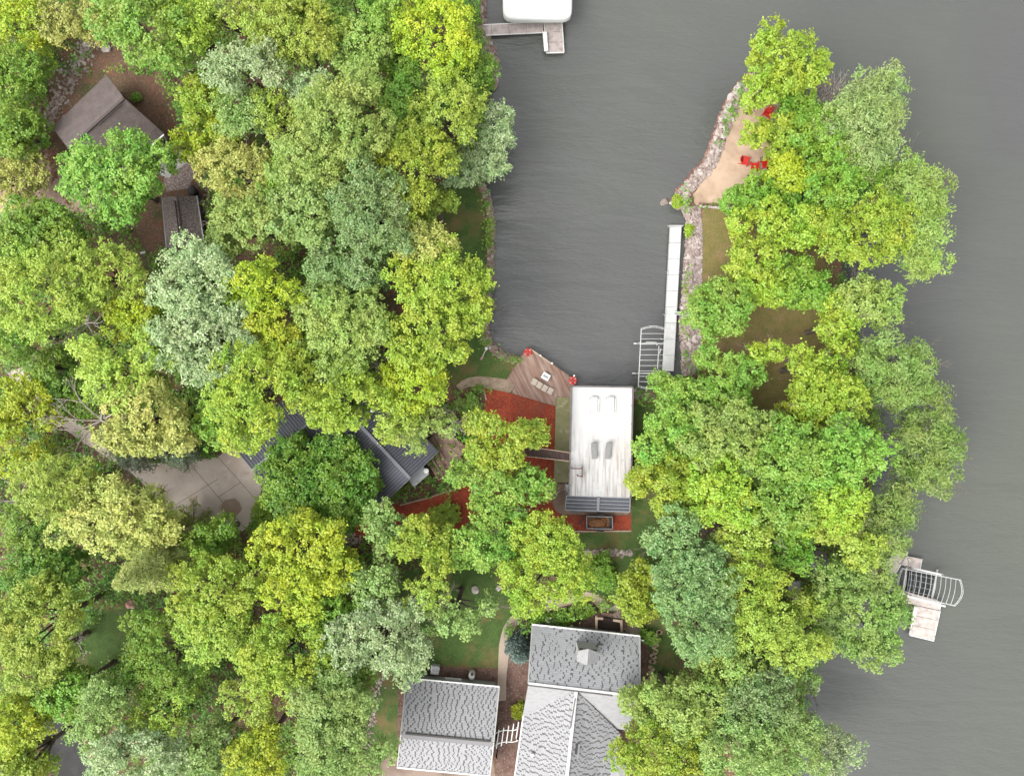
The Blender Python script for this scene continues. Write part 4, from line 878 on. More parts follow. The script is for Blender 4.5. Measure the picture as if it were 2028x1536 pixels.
for i in range(7):
    mb = MB(); a, b = P(*ring_[i], zz), P(*ring_[(i + 1) % 7], zz); mb.slab([a, b, pk], .08); part('roof_panel', mb, M_GAZ1 if i < 3 else M_GAZ2, t)
    mb = MB(); c = P(1619, 1115, zz); p = lerp(a, c, .15); mb.bar(Vector((p.x, p.y, GZ)), Vector((p.x, p.y, zz)), .12, .12); part('post', mb, m_wood, t)
t = thing('pavilion', 'small pavilion with a flat pale grey roof under the yellow green trees', 'pavilion', P(1574, 1165))
mb = MB(); mb.slab(PP([(1562, 1152, 3.0), (1585, 1150, 3.2), (1586, 1186, 3.2), (1560, 1188, 3.0)]), .1); part('roof', mb, M_plain('pale grey sheet', (.33, .34, .33), .6), t)
for x, y in ((1564, 1154), (1583, 1152), (1584, 1184), (1563, 1186)): mb = MB(); mb.bar(P(x, y, GZ), P(x, y, 2.9), .12, .12); part('post', mb, m_wood, t)
GW, GP, GS = 'woodland trees on the west shore', 'trees on the peninsula', 'trees around the shingled house'
# ------------------------------------------------------------ trees
LEAF = {
 'yellow': M_leaf('yellow green leaves', (.40, .47, .022), (.31, .40, .018), (.23, .34, .02)),
 'lime': M_leaf('lime leaves', (.29, .41, .032), (.20, .32, .025), (.33, .41, .035)),
 'green': M_leaf('fresh green leaves', (.18, .33, .032), (.12, .25, .02), (.23, .36, .035)),
 'bright': M_leaf('bright green leaves', (.21, .37, .045), (.14, .29, .03), (.26, .39, .06)),
 'deep': M_leaf('deep green leaves', (.14, .29, .026), (.075, .19, .015), (.2, .33, .03)),
 'silver': M_leaf('silvery leaves', (.47, .53, .31), (.17, .30, .075), (.28, .39, .155), .25, .4),
 'sage': M_leaf('sage green leaves', (.32, .43, .13), (.15, .27, .045), (.24, .37, .09), .28, .45),
 'dusk': M_leaf('dusky green leaves', (.27, .36, .15), (.09, .20, .035), (.17, .28, .07), .22, .45),
 'cream': M_leaf('cream green leaves', (.46, .47, .13), (.32, .36, .06), (.37, .41, .09)),
 'pale': M_leaf('pale green leaves', (.31, .42, .09), (.21, .33, .05), (.27, .37, .085)),
 'straw': M_leaf('straw green leaves', (.34, .44, .055), (.23, .34, .03), (.30, .40, .06)),
 'willow': M_leaf('willow leaves', (.32, .42, .13), (.22, .33, .08), (.26, .34, .12)),
 'darkwillow': M_leaf('dark willow leaves', (.24, .36, .075), (.15, .27, .04), (.22, .31, .08)),
 'pine': M_leaf('pale pine needles', (.42, .46, .14), (.28, .34, .09), (.38, .42, .12), .15),
 'greypine': M_leaf('grey pine needles', (.20, .25, .15), (.10, .14, .08), (.17, .21, .13), .15),
 'blue': M_leaf('blue spruce needles', (.2, .27, .24), (.09, .14, .12), (.26, .33, .29), .1),
}
STY = {  # lobe radius m, tufts per lobe, leaves per tuft, leaf length, width, gaps, flatness of the dome, visible limbs
 'broad': dict(lr=1.15, dens=1.55, k=20, L=.22, W=.155, gap=.1, tr=.25, limbs=8),
 'fine': dict(lr=.95, dens=1.6, k=18, L=.19, W=.135, gap=.08, tr=.23, limbs=8),
 'open': dict(lr=.9, dens=1.25, k=16, L=.19, W=.13, gap=.15, tr=.22, limbs=12),
 'loose': dict(lr=1.1, dens=1.45, k=20, L=.22, W=.155, gap=.12, tr=.26, limbs=12),
 'silver': dict(lr=1.0, dens=1.55, k=19, L=.21, W=.12, gap=.08, tr=.25, limbs=10),
 'willow': dict(lr=.95, dens=1.5, k=16, L=.34, W=.09, gap=.12, tr=.33, limbs=22),
 'round': dict(lr=.9, dens=1.7, k=18, L=.2, W=.145, gap=.0, tr=.25, limbs=6),
 'shrub': dict(lr=.4, dens=1.9, k=9, L=.17, W=.11, gap=.0, tr=.15, limbs=5),
}
def quads_mesh(name, pos, nrm, L, Wd, mat, rng, droop=0):
    """kite shaped leaves: pos, nrm (n,3)"""
    n = len(pos)
    t = rng.normal(size=(n, 3)); t[:, 2] -= droop; t -= nrm * (t * nrm).sum(1)[:, None]; t /= np.linalg.norm(t, axis=1)[:, None] + 1e-9
    b = np.cross(nrm, t); s = rng.uniform(.6, 1.35, (n, 1))
    v = np.empty((n, 4, 3)); v[:, 0] = pos - t * L * .45 * s; v[:, 1] = pos + b * Wd * .5 * s + nrm * .03; v[:, 2] = pos + t * L * .55 * s; v[:, 3] = pos - b * Wd * .5 * s + nrm * .03
    me = bpy.data.meshes.new(name); me.vertices.add(n * 4); me.vertices.foreach_set('co', v.astype(np.float32).ravel())
    me.loops.add(n * 4); me.loops.foreach_set('vertex_index', np.arange(n * 4, dtype=np.int32))
    me.polygons.add(n); me.polygons.foreach_set('loop_start', np.arange(0, n * 4, 4, dtype=np.int32)); me.polygons.foreach_set('loop_total', np.full(n, 4, np.int32))
    me.materials.append(mat); me.update(calc_edges=True); return me
def unit(a): return a / (np.linalg.norm(a, axis=1)[:, None] + 1e-9)
def leaves_at(rng, centers, dirs, k, tr):
    """k leaves round each tuft centre"""
    n = len(centers); o = rng.normal(size=(n, k, 3)) * tr * .62; o[:, :, 2] *= .7
    p = (centers[:, None] + o).reshape(-1, 3)
    nr = unit((np.array([0, 0, .85]) + .5 * np.repeat(dirs, k, 0) + .45 * rng.normal(size=(n * k, 3))))
    return p, nr
def crown(rng, rx, ry, rz, hz, st, harm):
    S = STY[st]; lr0 = S['lr']; lr0 = min(lr0, .5 * min(rx, ry))
    ph = rng.uniform(0, 6.28, 4); am = rng.uniform(.5, 1, 4) * harm
    def edge(th): return 1 + am[0] * np.sin(2 * th + ph[0]) + am[1] * np.sin(3 * th + ph[1]) + am[2] * np.sin(5 * th + ph[2]) + .6 * am[3] * np.sin(8 * th + ph[3])
    ex, ey = max(rx - lr0 * .8, rx * .35), max(ry - lr0 * .8, ry * .35)
    pts = []; dmin = lr0 * 1.18; fails = 0
    while fails < 260 and len(pts) < 130:
        a = rng.uniform(0, 6.283); r = math.sqrt(rng.uniform(0, 1)); e = float(edge(a)); e *= 1 + rng.uniform(-.12, .14) * r; x, y = ex * r * e * math.cos(a), ey * r * e * math.sin(a)
        if all((x - p[0]) ** 2 + (y - p[1]) ** 2 > dmin * dmin for p in pts):
            if r < .35 or rng.uniform() > S['gap']: pts.append((x, y, r))
            else: pts.append((x, y, -1))
            fails = 0
        else: fails += 1
    lob = []
    for x, y, r in pts:
        if r < 0: continue
        z = hz * (math.sqrt(max(0, 1 - (r * .93) ** 2)) * .85) + rng.uniform(-.24, .2) * hz
        lob.append((x, y, z, lr0 * rng.uniform(.72, 1.25)))
        if r > .62 and st != 'shrub':
            for q in range(2): f = rng.uniform(.86, 1.0); lob.append((x * f, y * f, z - (1.1 + q * 1.2) * lr0 * rng.uniform(.8, 1.2), lr0 * rng.uniform(.75, 1.1)))
        if r < .9 and rng.uniform() < .5: lob.append((x * .93 + rng.uniform(-.5, .5), y * .93 + rng.uniform(-.5, .5), z - lr0 * 1.25 - rng.uniform(0, .8), lr0 * rng.uniform(.9, 1.2)))
    cr, sr = math.cos(rz), math.sin(rz); C = []; D = []; tops = []
    for x, y, z, lr in lob:
        n = max(5, int(12 * lr * lr * S['dens'] / min(1, lr0 * .9 + .1) ** .5)) if st != 'shrub' else 16
        d = rng.normal(size=(n, 3)); d[:, 2] = np.abs(d[:, 2]) * 1.0 - .12; d = unit(d)
        c = np.array([x * cr - y * sr, x * sr + y * cr, z]); tops.append(c)
        C.append(c + d * (lr * rng.uniform(.7, 1.05, (n, 1))) * np.array([1, 1, .7])); D.append(d)
    return np.concatenate(C), np.concatenate(D), tops, S
def limbs(mb, base_z, top, r0):
    """trunk to one lobe"""
    t = Vector(top); a = Vector((0, 0, base_z)); m = lerp(a, t, .5) + Vector((rnd.uniform(-.3, .3), rnd.uniform(-.3, .3), (t - a).length * .1))
    mb.tube([a, lerp(a, m, .55) + Vector((0, 0, .1)), m, lerp(m, t, .6), t], [r0, r0 * .75, r0 * .55, r0 * .35, r0 * .15], 5, False)
def twigs(mb, p, d, L, r, depth):
    q = p + d * L; m = lerp(p, q, .5) + Vector((rnd.uniform(-.08, .08), rnd.uniform(-.08, .08), rnd.uniform(-.03, .08))) * L
    mb.tube([p, m, q], [r, r * .8, r * .55], 5 if depth > 1 else 4, False)
    if depth == 0: return
    for k in range(rnd.choice((2, 3)) if depth > 1 else 3):
        v = (d + Vector((rnd.gauss(0, .5), rnd.gauss(0, .5), rnd.gauss(.05, .3)))).normalized(); twigs(mb, lerp(m, q, rnd.uniform(.2, 1)), v, L * rnd.uniform(.5, .8), r * .55, depth - 1)
TREE_N = [0]
def tree(px, py, rx, ry, rot, h, leaf, st, label, name='leafy_tree', group=None, harm=.1):  # rx, ry: crown half-widths as the photo shows them, in px
    TREE_N[0] += 1; rng = np.random.default_rng(1000 + TREE_N[0])
    zc = GZ + h * .74; s = (H - zc) / H / PX; c = P(px, py, zc); g = Vector((c.x, c.y, GZ))
    if name == 'bush': zc = GZ + h * .6; s = (H - zc) / H / PX; c = P(px, py, zc); g = Vector((c.x, c.y, GZ))
    k_ = 1.0 if name == 'bush' else (1.05 if group == GW else 1.0); rx, ry = rx * s * k_, ry * s * k_; hz = min(h * .42, .62 * (rx + ry) / 2 + .6)
    if name == 'bush': hz = h * .5
    t = thing(name, label, 'shrub' if name == 'bush' else 'tree', g, group)
    C, D, tops, S = crown(rng, rx, ry, R(-rot), hz, st, harm); zb = h - hz * 1.02 - (.3 if name == 'bush' else .9)
    C[:, 2] += zb; C[:, 2] = np.maximum(C[:, 2], .12)
    p, n = leaves_at(rng, C, D, S['k'], S['tr'])
    me = quads_mesh('crown', p, n, S['L'], S['W'], LEAF[leaf], rng, 1.2 if st == 'willow' else .2)
    mb = MB()
    if name == 'bush':
        for q in tops[:6]: limbs(mb, .05, (q[0], q[1], q[2] + zb), .05)
    else:
        r0 = .13 + .011 * h; zt = h * .42; mb.tube([(0, 0, -.1), (.03, 0, .5), (.05, .05, zt * .6), (0, 0, zt)], [r0 * 1.4, r0, r0 * .9, r0 * .75], 8)
        idx = rng.permutation(len(tops))[:S['limbs']]
        for i in idx: q = tops[i]; limbs(mb, zt * rnd.uniform(.75, 1), (q[0], q[1], q[2] + zb + .2), r0 * .5)
        if st in ('willow', 'open', 'loose'):
            for i in idx[:6]:
                q = Vector(tops[i]) + Vector((0, 0, zb)); d = Vector((q.x, q.y, 1.2)).normalized(); twigs(mb, q, d, 1.3, .035, 2)
    o = link(bpy.data.objects.new('crown', me)); o.parent = t
    part('stems' if name == 'bush' else 'trunk', mb, m_bark, t, True)
    return t
def conifer(px, py, r, h, leaf, label, name='pine_tree', whorls=9, arms=8, group=None, star=.25):
    TREE_N[0] += 1; rng = np.random.default_rng(1000 + TREE_N[0]); zc = GZ + h * .5; s = (H - zc) / H / PX; c = P(px, py, zc); r *= s
    t = thing(name, label, 'tree', Vector((c.x, c.y, GZ)), group); mb = MB(); mb.tube([(0, 0, -.1), (0, 0, h * .5), (0, 0, h)], [.2, .13, .03], 8); C = []; D = []
    big = rng.uniform(.55, 1.15, arms) if star > .2 else np.ones(arms)
    for wI in range(whorls):
        u = wI / (whorls - 1); z = h * (.16 + .84 * u); L = r * (1 - u) ** .85 + .25; off = rng.uniform(0, 6.28)
        for k in range(arms):
            a = (k + .25 * (wI % 2)) / arms * 6.283 + rng.normal() * .14; l = L * rng.uniform(.85, 1.1) * big[k]; e = Vector((math.cos(a) * l, math.sin(a) * l, z - l * .12 + .1 * l))
            mb.tube([(0, 0, z), tuple(lerp(Vector((0, 0, z)), e, .6)), tuple(e)], [.05, .03, .012], 4, False)
            n = int(10 + l * 14); tt = rng.uniform(.1, 1.03, n); wd = (.16 + .22 * (1 - tt)) * (1 + .25 * l)
            q = np.array([0, 0, z]) * (1 - tt[:, None]) + np.array(e) * tt[:, None]; side = np.array([-math.sin(a), math.cos(a), 0])
            q = q + side * (rng.normal(size=n) * wd * .7)[:, None]; q[:, 2] += rng.normal(size=n) * .06
            C.append(q); D.append(unit(np.stack([np.full(n, math.cos(a)), np.full(n, math.sin(a)), rng.normal(size=n) * .3], 1)))
    C = np.concatenate(C); D = np.concatenate(D); k = 7; p = (C[:, None] + rng.normal(size=(len(C), k, 3)) * .1).reshape(-1, 3)
    nr = unit(np.array([0, 0, .6]) + .8 * rng.normal(size=(len(p), 3)))
    o = link(bpy.data.objects.new('crown', quads_mesh('crown', p, nr, .3, .06, LEAF[leaf], rng))); o.parent = t
    part('trunk', mb, m_bark, t, True); return t
def bare(px, py, pts, h, label, spread=1.0, n=7, depth=3, L=2.2, lean=(0, 0), group=None, name='bare_tree', r=.16):
    zt = h * .45; g = P(px, py, GZ + zt); t = thing(name, label, 'tree', (g.x - lean[0], g.y - lean[1], GZ), group); mb = MB()  # px, py: the fork as the photo shows it
    mb.tube([(0, 0, -.1), (lean[0] * .4, lean[1] * .4, zt * .6), (lean[0], lean[1], zt)], [r * 1.3, r, r * .8], 7); part('trunk', mb, m_deadbark, t, True)
    mb = MB()
    for k in range(n):
        a = k / n * 6.283 + rnd.uniform(-.3, .3) if pts is None else R(pts[0] + (pts[1] - pts[0]) * k / max(1, n - 1)); d = Vector((math.cos(a) * spread, math.sin(a) * spread, rnd.uniform(.2, .75))).normalized(); twigs(mb, Vector((lean[0], lean[1], zt * rnd.uniform(.75, 1))), d, L * rnd.uniform(.8, 1.2), r * .55, depth)
    part('branches', mb, m_deadbark, t, True); return t
T = [
 # --- north west woods
 (22, 30, 62, 55, 0, 8, 'yellow', 'fine', 'yellow green tree in the top corner', GW),
 (122, 28, 72, 58, 0, 8, 'cream', 'open', 'thin cream leaved tree just above the rock scatter and bare clearing', GW),
 (10, 140, 58, 66, 0, 7.5, 'green', 'fine', 'mid green tree at the photo edge beside the rock scatter', GW),
 (18, 252, 56, 62, 0, 7.5, 'green', 'broad', 'green tree at the photo edge beside the low corner of the brown cottage roof', GW),
 (8, 350, 55, 62, 0, 6.5, 'cream', 'open', 'thin pale yellow tree overhanging the leaf strewn drive', GW),
 (285, 52, 92, 82, 10, 15, 'bright', 'broad', 'big bright green tree overlooking the brown earth clearing above the cottage', GW),
 (385, 62, 52, 66, 0, 14, 'lime', 'fine', 'lime tree between the big bright green tree and the straw coloured one at the top', GW),
 (335, 100, 40, 26, -20, 8, 'straw', 'open', 'small yellowish sapling at the foot of the big bright green tree', GW),
 (452, 18, 58, 55, 0, 14, 'straw', 'open', 'straw coloured tree at the top border beyond the lime one', GW),
 (590, 68, 86, 70, 5, 15, 'straw', 'fine', 'broad yellow green tree directly above the silvery maple', GW),
 (560, -10, 70, 45, 0, 13, 'green', 'broad', 'dark green tree cut by the top border behind the broad yellow green one', GW),
 (715, 15, 84, 62, 0, 14, 'bright', 'fine', 'bright green tree cut by the top border near the yellow shore tree', GW),
 (722, 95, 66, 62, 0, 13, 'pale', 'fine', 'pale green tree just inland of the brilliant yellow shore tree', GW),
 (868, 70, 80, 92, 0, 14, 'yellow', 'fine', 'brilliant yellow tree beside the composite dock on the west shore', GW),
 (500, 140, 68, 60, 0, 15, 'silver', 'silver', 'silvery white maple at the edge of the brown earth clearing', GW),
 (620, 180, 50, 42, 0, 13, 'silver', 'silver', 'small silvery tree touching the fluffy pale green giant', GW),
 (485, 232, 46, 58, 0, 12, 'sage', 'silver', 'grey green tree below the silvery white maple', GW),
 (396, 198, 46, 46, 0, 9, 'lime', 'broad', 'compact lime tree standing alone in the brown earth clearing', GW),
 (441, 256, 30, 30, 0, 8, 'yellow', 'broad', 'little golden tree below the compact lime tree', GW),
 (368, 283, 40, 38, 0, 8, 'yellow', 'broad', 'golden green tree shading the pale walkway by the cottage', GW),
 (412, 268, 36, 32, 0, 7, 'green', 'broad', 'green sapling between the two small golden trees', GW),
 (220, 350, 92, 98, 0, 12, 'bright', 'loose', 'spreading bright green maple partly covering the brown cottage roof', GW),
 (470, 342, 68, 68, 0, 11, 'cream', 'open', 'cream flowering thin tree beside the shed', GW),
 (545, 228, 60, 55, 0, 12, 'straw', 'open', 'thin yellowish tree between the silvery maple and the fluffy pale giant', GW),
 (690, 235, 98, 84, 10, 17, 'pale', 'fine', 'fluffy pale green giant in the middle of the north west woods', GW),
 (640, 318, 92, 62, 0, 15, 'pale', 'fine', 'pale green tree attached below the fluffy pale giant', GW),
 (792, 182, 42, 66, 0, 11, 'bright', 'broad', 'narrow emerald tree inland of the brilliant yellow shore tree', GW),
 (768, 120, 40, 40, 0, 10, 'green', 'broad', 'small dark tree in the gap inland of the brilliant yellow shore tree', GW),
 (882, 222, 80, 84, 0, 13, 'straw', 'open', 'brownish yellow tree between the emerald tree and the silvery shore tree', GW),
 (925, 168, 46, 54, 0, 10, 'green', 'broad', 'green tree leaning over the riprap below the composite dock', GW),
 (982, 250, 40, 88, -5, 9, 'silver', 'silver', 'tall silvery tree overhanging the bay water', GW),
 (925, 330, 50, 40, 0, 8, 'silver', 'silver', 'low silvery tree at the head of the grass bank', GW),
 (818, 345, 72, 84, 10, 14, 'lime', 'fine', 'yellow green tree just inland of the grass bank head', GW),
 (862, 410, 40, 34, 0, 9, 'straw', 'fine', 'small yellow green tree over the red leaf litter by the grass bank', GW),
 (740, 420, 76, 92, 0, 15, 'dusk', 'silver', 'large grey green maple in the middle of the west woods', GW),
 (620, 420, 84, 74, 0, 13, 'sage', 'broad', 'dull green tree inland of the large grey green maple', GW),
 (690, 520, 72, 62, 0, 13, 'dusk', 'silver', 'grey green tree below the large grey green maple', GW),
 (842, 490, 60, 58, 0, 13, 'cream', 'fine', 'creamy yellow tree beside the middle of the grass bank', GW),
 (500, 442, 86, 58, -8, 12, 'pale', 'loose', 'pale green tree below the shed roof', GW),
 (568, 372, 50, 46, 0, 11, 'green', 'broad', 'fresh green tree inside the ring of grey green maples', GW),
 (70, 468, 84, 62, 0, 12, 'green', 'broad', 'green tree along the lower border of the leaf strewn drive', GW),
 (185, 540, 104, 76, 0, 13, 'straw', 'open', 'straw green tree below the brown leaf litter patch', GW),
 (80, 575, 110, 92, 0, 14, 'straw', 'fine', 'large yellowish tree at the photo edge above the driveway lane', GW),
 (20, 660, 50, 60, 0, 10, 'green', 'open', 'dusky green tree at the photo edge where the driveway lane begins', GW),
 # --- west woods
 (390, 565, 92, 82, 0, 14, 'silver', 'silver', 'largest silvery maple in the west woods, upper half of a pair', GW),
 (412, 672, 94, 84, 0, 14, 'silver', 'silver', 'silvery maple joined below the largest silvery one', GW),
 (525, 572, 88, 62, 8, 13, 'yellow', 'fine', 'golden yellow tree beside the largest silvery maple', GW),
 (545, 662, 58, 56, 0, 13, 'yellow', 'fine', 'golden yellow tree below the other golden one beside the silvery pair', GW),
 (655, 590, 66, 66, 0, 12, 'sage', 'fine', 'muted green tree east of the golden yellow trees', GW),
 (266, 628, 48, 46, 0, 11, 'yellow', 'broad', 'small golden tree on the inland side of the silvery pair', GW),
 (232, 722, 104, 76, 0, 14, 'straw', 'loose', 'wide pale yellow tree shading the driveway lane', GW),
 (288, 832, 72, 88, 0, 13, 'cream', 'loose', 'creamy yellow tree above the soft grey pine', GW),
 (84, 728, 56, 46, 0, 7, 'green', 'broad', 'green tree beside the first bend of the driveway lane', GW),
 (146, 780, 70, 50, 0, 5.5, 'deep', 'broad', 'dark green tree behind the dead branching tree', GW),
 (32, 835, 60, 98, 0, 8, 'yellow', 'broad', 'golden tree at the photo edge on the other side of the driveway lane', GW),
 (505, 775, 104, 100, 0, 15, 'lime', 'fine', 'massive lime yellow tree over the left wing of the dark metal roof', GW),
 (428, 832, 46, 52, 0, 11, 'green', 'broad', 'green tree between the massive lime tree and the driveway', GW),
 (682, 660, 84, 84, 0, 14, 'pale', 'fine', 'pale green tree above the dark metal roof', GW),
 (678, 782, 84, 72, 0, 13, 'lime', 'broad', 'lime green tree resting over the ridge of the dark metal roof', GW),
 (600, 720, 48, 54, 0, 12, 'straw', 'open', 'thin yellowish tree between the massive lime tree and the pale one', GW),
 (580, 952, 70, 78, 0, 9, 'deep', 'round', 'dense rounded dark green tree touching the driveway beside the metal roof', GW),
 (674, 962, 76, 88, 0, 9, 'deep', 'round', 'dense rounded dark green tree touching the mulch beside the metal roof', GW),
 (118, 960, 84, 70, 0, 13, 'straw', 'open', 'straw coloured tree along the lane opposite the soft grey pine', GW),
 (222, 1025, 112, 86, 8, 13, 'cream', 'loose', 'big cream green tree below the driveway apron', GW),
 (60, 1035, 60, 50, 0, 10, 'green', 'open', 'thin green tree among the bare branches at the photo edge', GW),
 (875, 560, 92, 76, 0, 14, 'lime', 'fine', 'lime tree along the grass bank opposite the empty bay', GW),
 (858, 650, 98, 76, 0, 14, 'lime', 'loose', 'lime tree overhanging the bay corner above the leaning pennant pole', GW),
 (820, 762, 68, 66, 0, 12, 'yellow', 'fine', 'yellow tree over the north corner of the dark metal roof', GW),
 (780, 832, 44, 46, 0, 11, 'straw', 'fine', 'small yellow tree standing over the ribbed slope of the dark metal roof', GW),
 (848, 862, 48, 50, 0, 10, 'pale', 'open', 'greyish thin tree over the edge of the house deck', GW),
 (985, 872, 92, 74, 0, 11, 'lime', 'broad', 'lime yellow tree standing in the red mulch by the footbridge', GS),
 (1000, 945, 90, 52, 0, 10, 'bright', 'loose', 'bright green tree in the red mulch below the lime yellow one', GS),
 (985, 1010, 62, 44, 10, 9, 'bright', 'loose', 'small bright green tree hanging over the lower edge of the red mulch', GS),
 # --- south west
 (70, 1135, 74, 60, 0, 11, 'deep', 'broad', 'dark green tree at the photo edge above the straw green giant', GW),
 (80, 1240, 92, 92, 0, 14, 'straw', 'fine', 'straw green giant at the photo edge beside the forest clearing grass', GW),
 (55, 1320, 72, 58, 0, 13, 'straw', 'open', 'straw green tree joined below the giant at the photo edge', GW),
 (420, 1062, 46, 50, 0, 9, 'green', 'broad', 'fresh green tree at the bottom corner of the driveway', GW),
 (425, 1170, 92, 76, 0, 13, 'lime', 'fine', 'lime tree beside the star shaped pale pine', GW),
 (590, 1085, 92, 76, 0, 13, 'yellow', 'broad', 'vivid yellow tree below the dense rounded dark trees', GW),
 (612, 1158, 92, 62, 0, 13, 'yellow', 'broad', 'vivid yellow tree joined below the other vivid yellow one', GW),
 (655, 1216, 56, 48, 0, 11, 'green', 'broad', 'green tree beside the dark gap below the vivid yellow pair', GW),
 (322, 1305, 96, 92, 0, 11, 'green', 'open', 'open green tree beside the forest clearing grass', GW),
 (425, 1258, 62, 50, 0, 12, 'straw', 'fine', 'small straw yellow tree between the open green tree and the lime one', GW),
 (560, 1300, 92, 72, 0, 13, 'lime', 'fine', 'lime green tree in the middle of the south west woods', GW),
 (530, 1376, 82, 56, 0, 12, 'straw', 'open', 'yellowish open tree joined below the lime one of the south west woods', GW),
 (135, 1372, 86, 52, 0, 11, 'green', 'broad', 'leaf green tree beside the asphalt road', GW),
 (35, 1428, 62, 56, 0, 13, 'yellow', 'fine', 'yellow tree at the photo edge beside the asphalt road', GW),
 (52, 1505, 66, 50, 0, 12, 'lime', 'broad', 'lime tree at the bottom corner of the photo beside the asphalt road', GW),
 (205, 1402, 58, 66, 0, 13, 'sage', 'silver', 'grey green tree on the far kerb of the asphalt road', GW),
 (268, 1500, 98, 58, 0, 14, 'silver', 'silver', 'silvery tree cut by the bottom border beyond the asphalt road', GW),
 (318, 1420, 72, 50, 0, 11, 'straw', 'open', 'small yellow green tree above the silvery one on the bottom border', GW),
 (412, 1488, 72, 56, 0, 12, 'sage', 'loose', 'dull green tree on the bottom border next to the silvery one', GW),
 (512, 1492, 64, 60, 0, 13, 'yellow', 'fine', 'golden tree on the bottom border', GW),
 (660, 1390, 84, 80, 0, 14, 'sage', 'silver', 'big grey green tree beside the garage side lawn, upper of two', GW),
 (672, 1488, 88, 68, 0, 14, 'sage', 'silver', 'big grey green tree on the bottom border beside the garage apron', GW),
 (690, 1330, 62, 52, 0, 11, 'green', 'broad', 'green tree behind the big grey green one near the garage', GW),
 # --- around the shingled house
 (752, 1046, 42, 62, 0, 10, 'sage', 'loose', 'slim grey green tree straddling the end of the red mulch path', GS),
 (838, 1090, 62, 62, 0, 11, 'lime', 'broad', 'yellow green tree below the red mulch path', GS),
 (955, 1080, 64, 60, 0, 10, 'bright', 'broad', 'vivid emerald tree below the red mulch', GS),
 (1085, 1078, 76, 66, 0, 11, 'lime', 'fine', 'lime tree beside the utility trailer', GS),
 (1082, 1150, 104, 66, 5, 11, 'lime', 'fine', 'wide lime tree overhanging the winding walk', GS),
 (735, 1160, 62, 52, 0, 11, 'sage', 'loose', 'light grey green tree between the vivid yellow pair and the yard', GS),
 (752, 1262, 98, 86, 0, 13, 'silver', 'silver', 'silvery maple at the side of the yard above the garage', GS),
 (838, 1180, 48, 46, 0, 11, 'straw', 'open', 'yellowish thin tree between the silvery maple and the yard', GS),
 (902, 1212, 76, 46, -15, 11, 'sage', 'loose', 'pale grey green tree spreading over the yard grass', GS),
 (806, 1316, 56, 36, 0, 11, 'silver', 'silver', 'low silvery branchy tree touching the garage eave', GS),
 (1265, 1182, 42, 74, 0, 8, 'lime', 'broad', 'upright bright lime tree beside the end of the winding walk', GS),
 # --- peninsula
 (1566, 112, 86, 76, 0, 11, 'lime', 'broad', 'round lime green tree on the very tip of the point', GP),
 (1520, 172, 46, 42, 0, 9, 'lime', 'broad', 'small lime tree at the foot of the one on the tip of the point', GP),
 (1592, 210, 48, 38, 0, 8, 'green', 'broad', 'dark green tree between the tip trees and the silvery willow', GP),
 (1716, 240, 84, 100, 15, 12, 'willow', 'willow', 'pale feathery willow leaning over the lake near the tip', GP),
 (1556, 274, 78, 46, 0, 9, 'lime', 'broad', 'yellow green tree shading the red chairs on the sand', GP),
 (1625, 272, 60, 56, 0, 10, 'green', 'broad', 'green tree behind the yellow green one by the sand', GP),
 (1556, 348, 52, 46, 0, 10, 'yellow', 'broad', 'bright yellow tree by the middle of the sandy beach', GP),
 (1480, 378, 46, 46, 0, 8, 'green', 'broad', 'dark green tree over the corner of sand and lawn', GP),
 (1540, 400, 60, 40, 0, 8, 'green', 'broad', 'green tree below the bright yellow one of the beach', GP),
 (1652, 350, 66, 62, 0, 11, 'green', 'broad', 'fresh green tree in the centre of the upper point', GP),
 (1745, 345, 62, 42, 0, 9, 'green', 'willow', 'dark green willow below the pale feathery one', GP),
 (1815, 428, 84, 102, 5, 11, 'pale', 'willow', 'green willow bulging over the lake at the broad part of the point', GP),
 (1545, 440, 104, 52, 0, 10, 'lime', 'broad', 'wide yellow green tree over the narrow dry lawn', GP),
 (1722, 455, 92, 76, 0, 12, 'lime', 'fine', 'lime green tree beside the bulging green willow', GP),
 (1505, 505, 66, 46, 0, 9, 'lime', 'broad', 'small lime tree over the dry lawn opposite the dock end', GP),
 (1592, 562, 62, 72, 0, 9, 'green', 'broad', 'leaf green tree above the bare dry clearing', GP),
 (1520, 565, 48, 42, 0, 8, 'lime', 'broad', 'small yellow green tree at the upper border of the dry clearing', GP),
 (1432, 610, 66, 66, 0, 8, 'bright', 'broad', 'bright green tree hanging over the gravel band and gangplank', GP),
 (1722, 600, 64, 62, 10, 10, 'pale', 'loose', 'pale lacy tree over the lake edge below the bulging willow', GP),
 (1652, 648, 54, 54, 0, 9, 'lime', 'loose', 'yellow green tree at the lake border of the dry clearing', GP),
 (1430, 752, 92, 68, 0, 9, 'bright', 'broad', 'bright green tree at the root of the point above the shady lawn', GP),
 (1325, 778, 46, 52, 0, 8, 'bright', 'broad', 'bright green tree covering the shore end of the long dock', GP),
 (1604, 730, 104, 48, 25, 10, 'lime', 'loose', 'spreading yellow branched tree below the dry clearing', GP),
 (1648, 800, 84, 56, 0, 11, 'lime', 'loose', 'loose lime tree below the spreading yellow branched one', GP),
 (1590, 835, 46, 42, 0, 9, 'yellow', 'loose', 'small yellow tree between the loose lime tree and the big green mass', GP),
 (1775, 728, 76, 76, 0, 11, 'darkwillow', 'willow', 'green willow over the lake above the huge leaning one', GP),
 (1845, 870, 72, 118, 5, 10, 'darkwillow', 'willow', 'huge sparse willow with visible limbs leaning far over the lake', GP),
 (1330, 870, 84, 62, 0, 10, 'bright', 'broad', 'bright green tree next to the middle of the white roof', GP),
 (1325, 958, 82, 68, 0, 10, 'lime', 'broad', 'lime green tree next to the lower corner of the white roof', GP),
 (1440, 868, 84, 72, 0, 12, 'pale', 'broad', 'pale green tree in the thick of the peninsula root', GP),
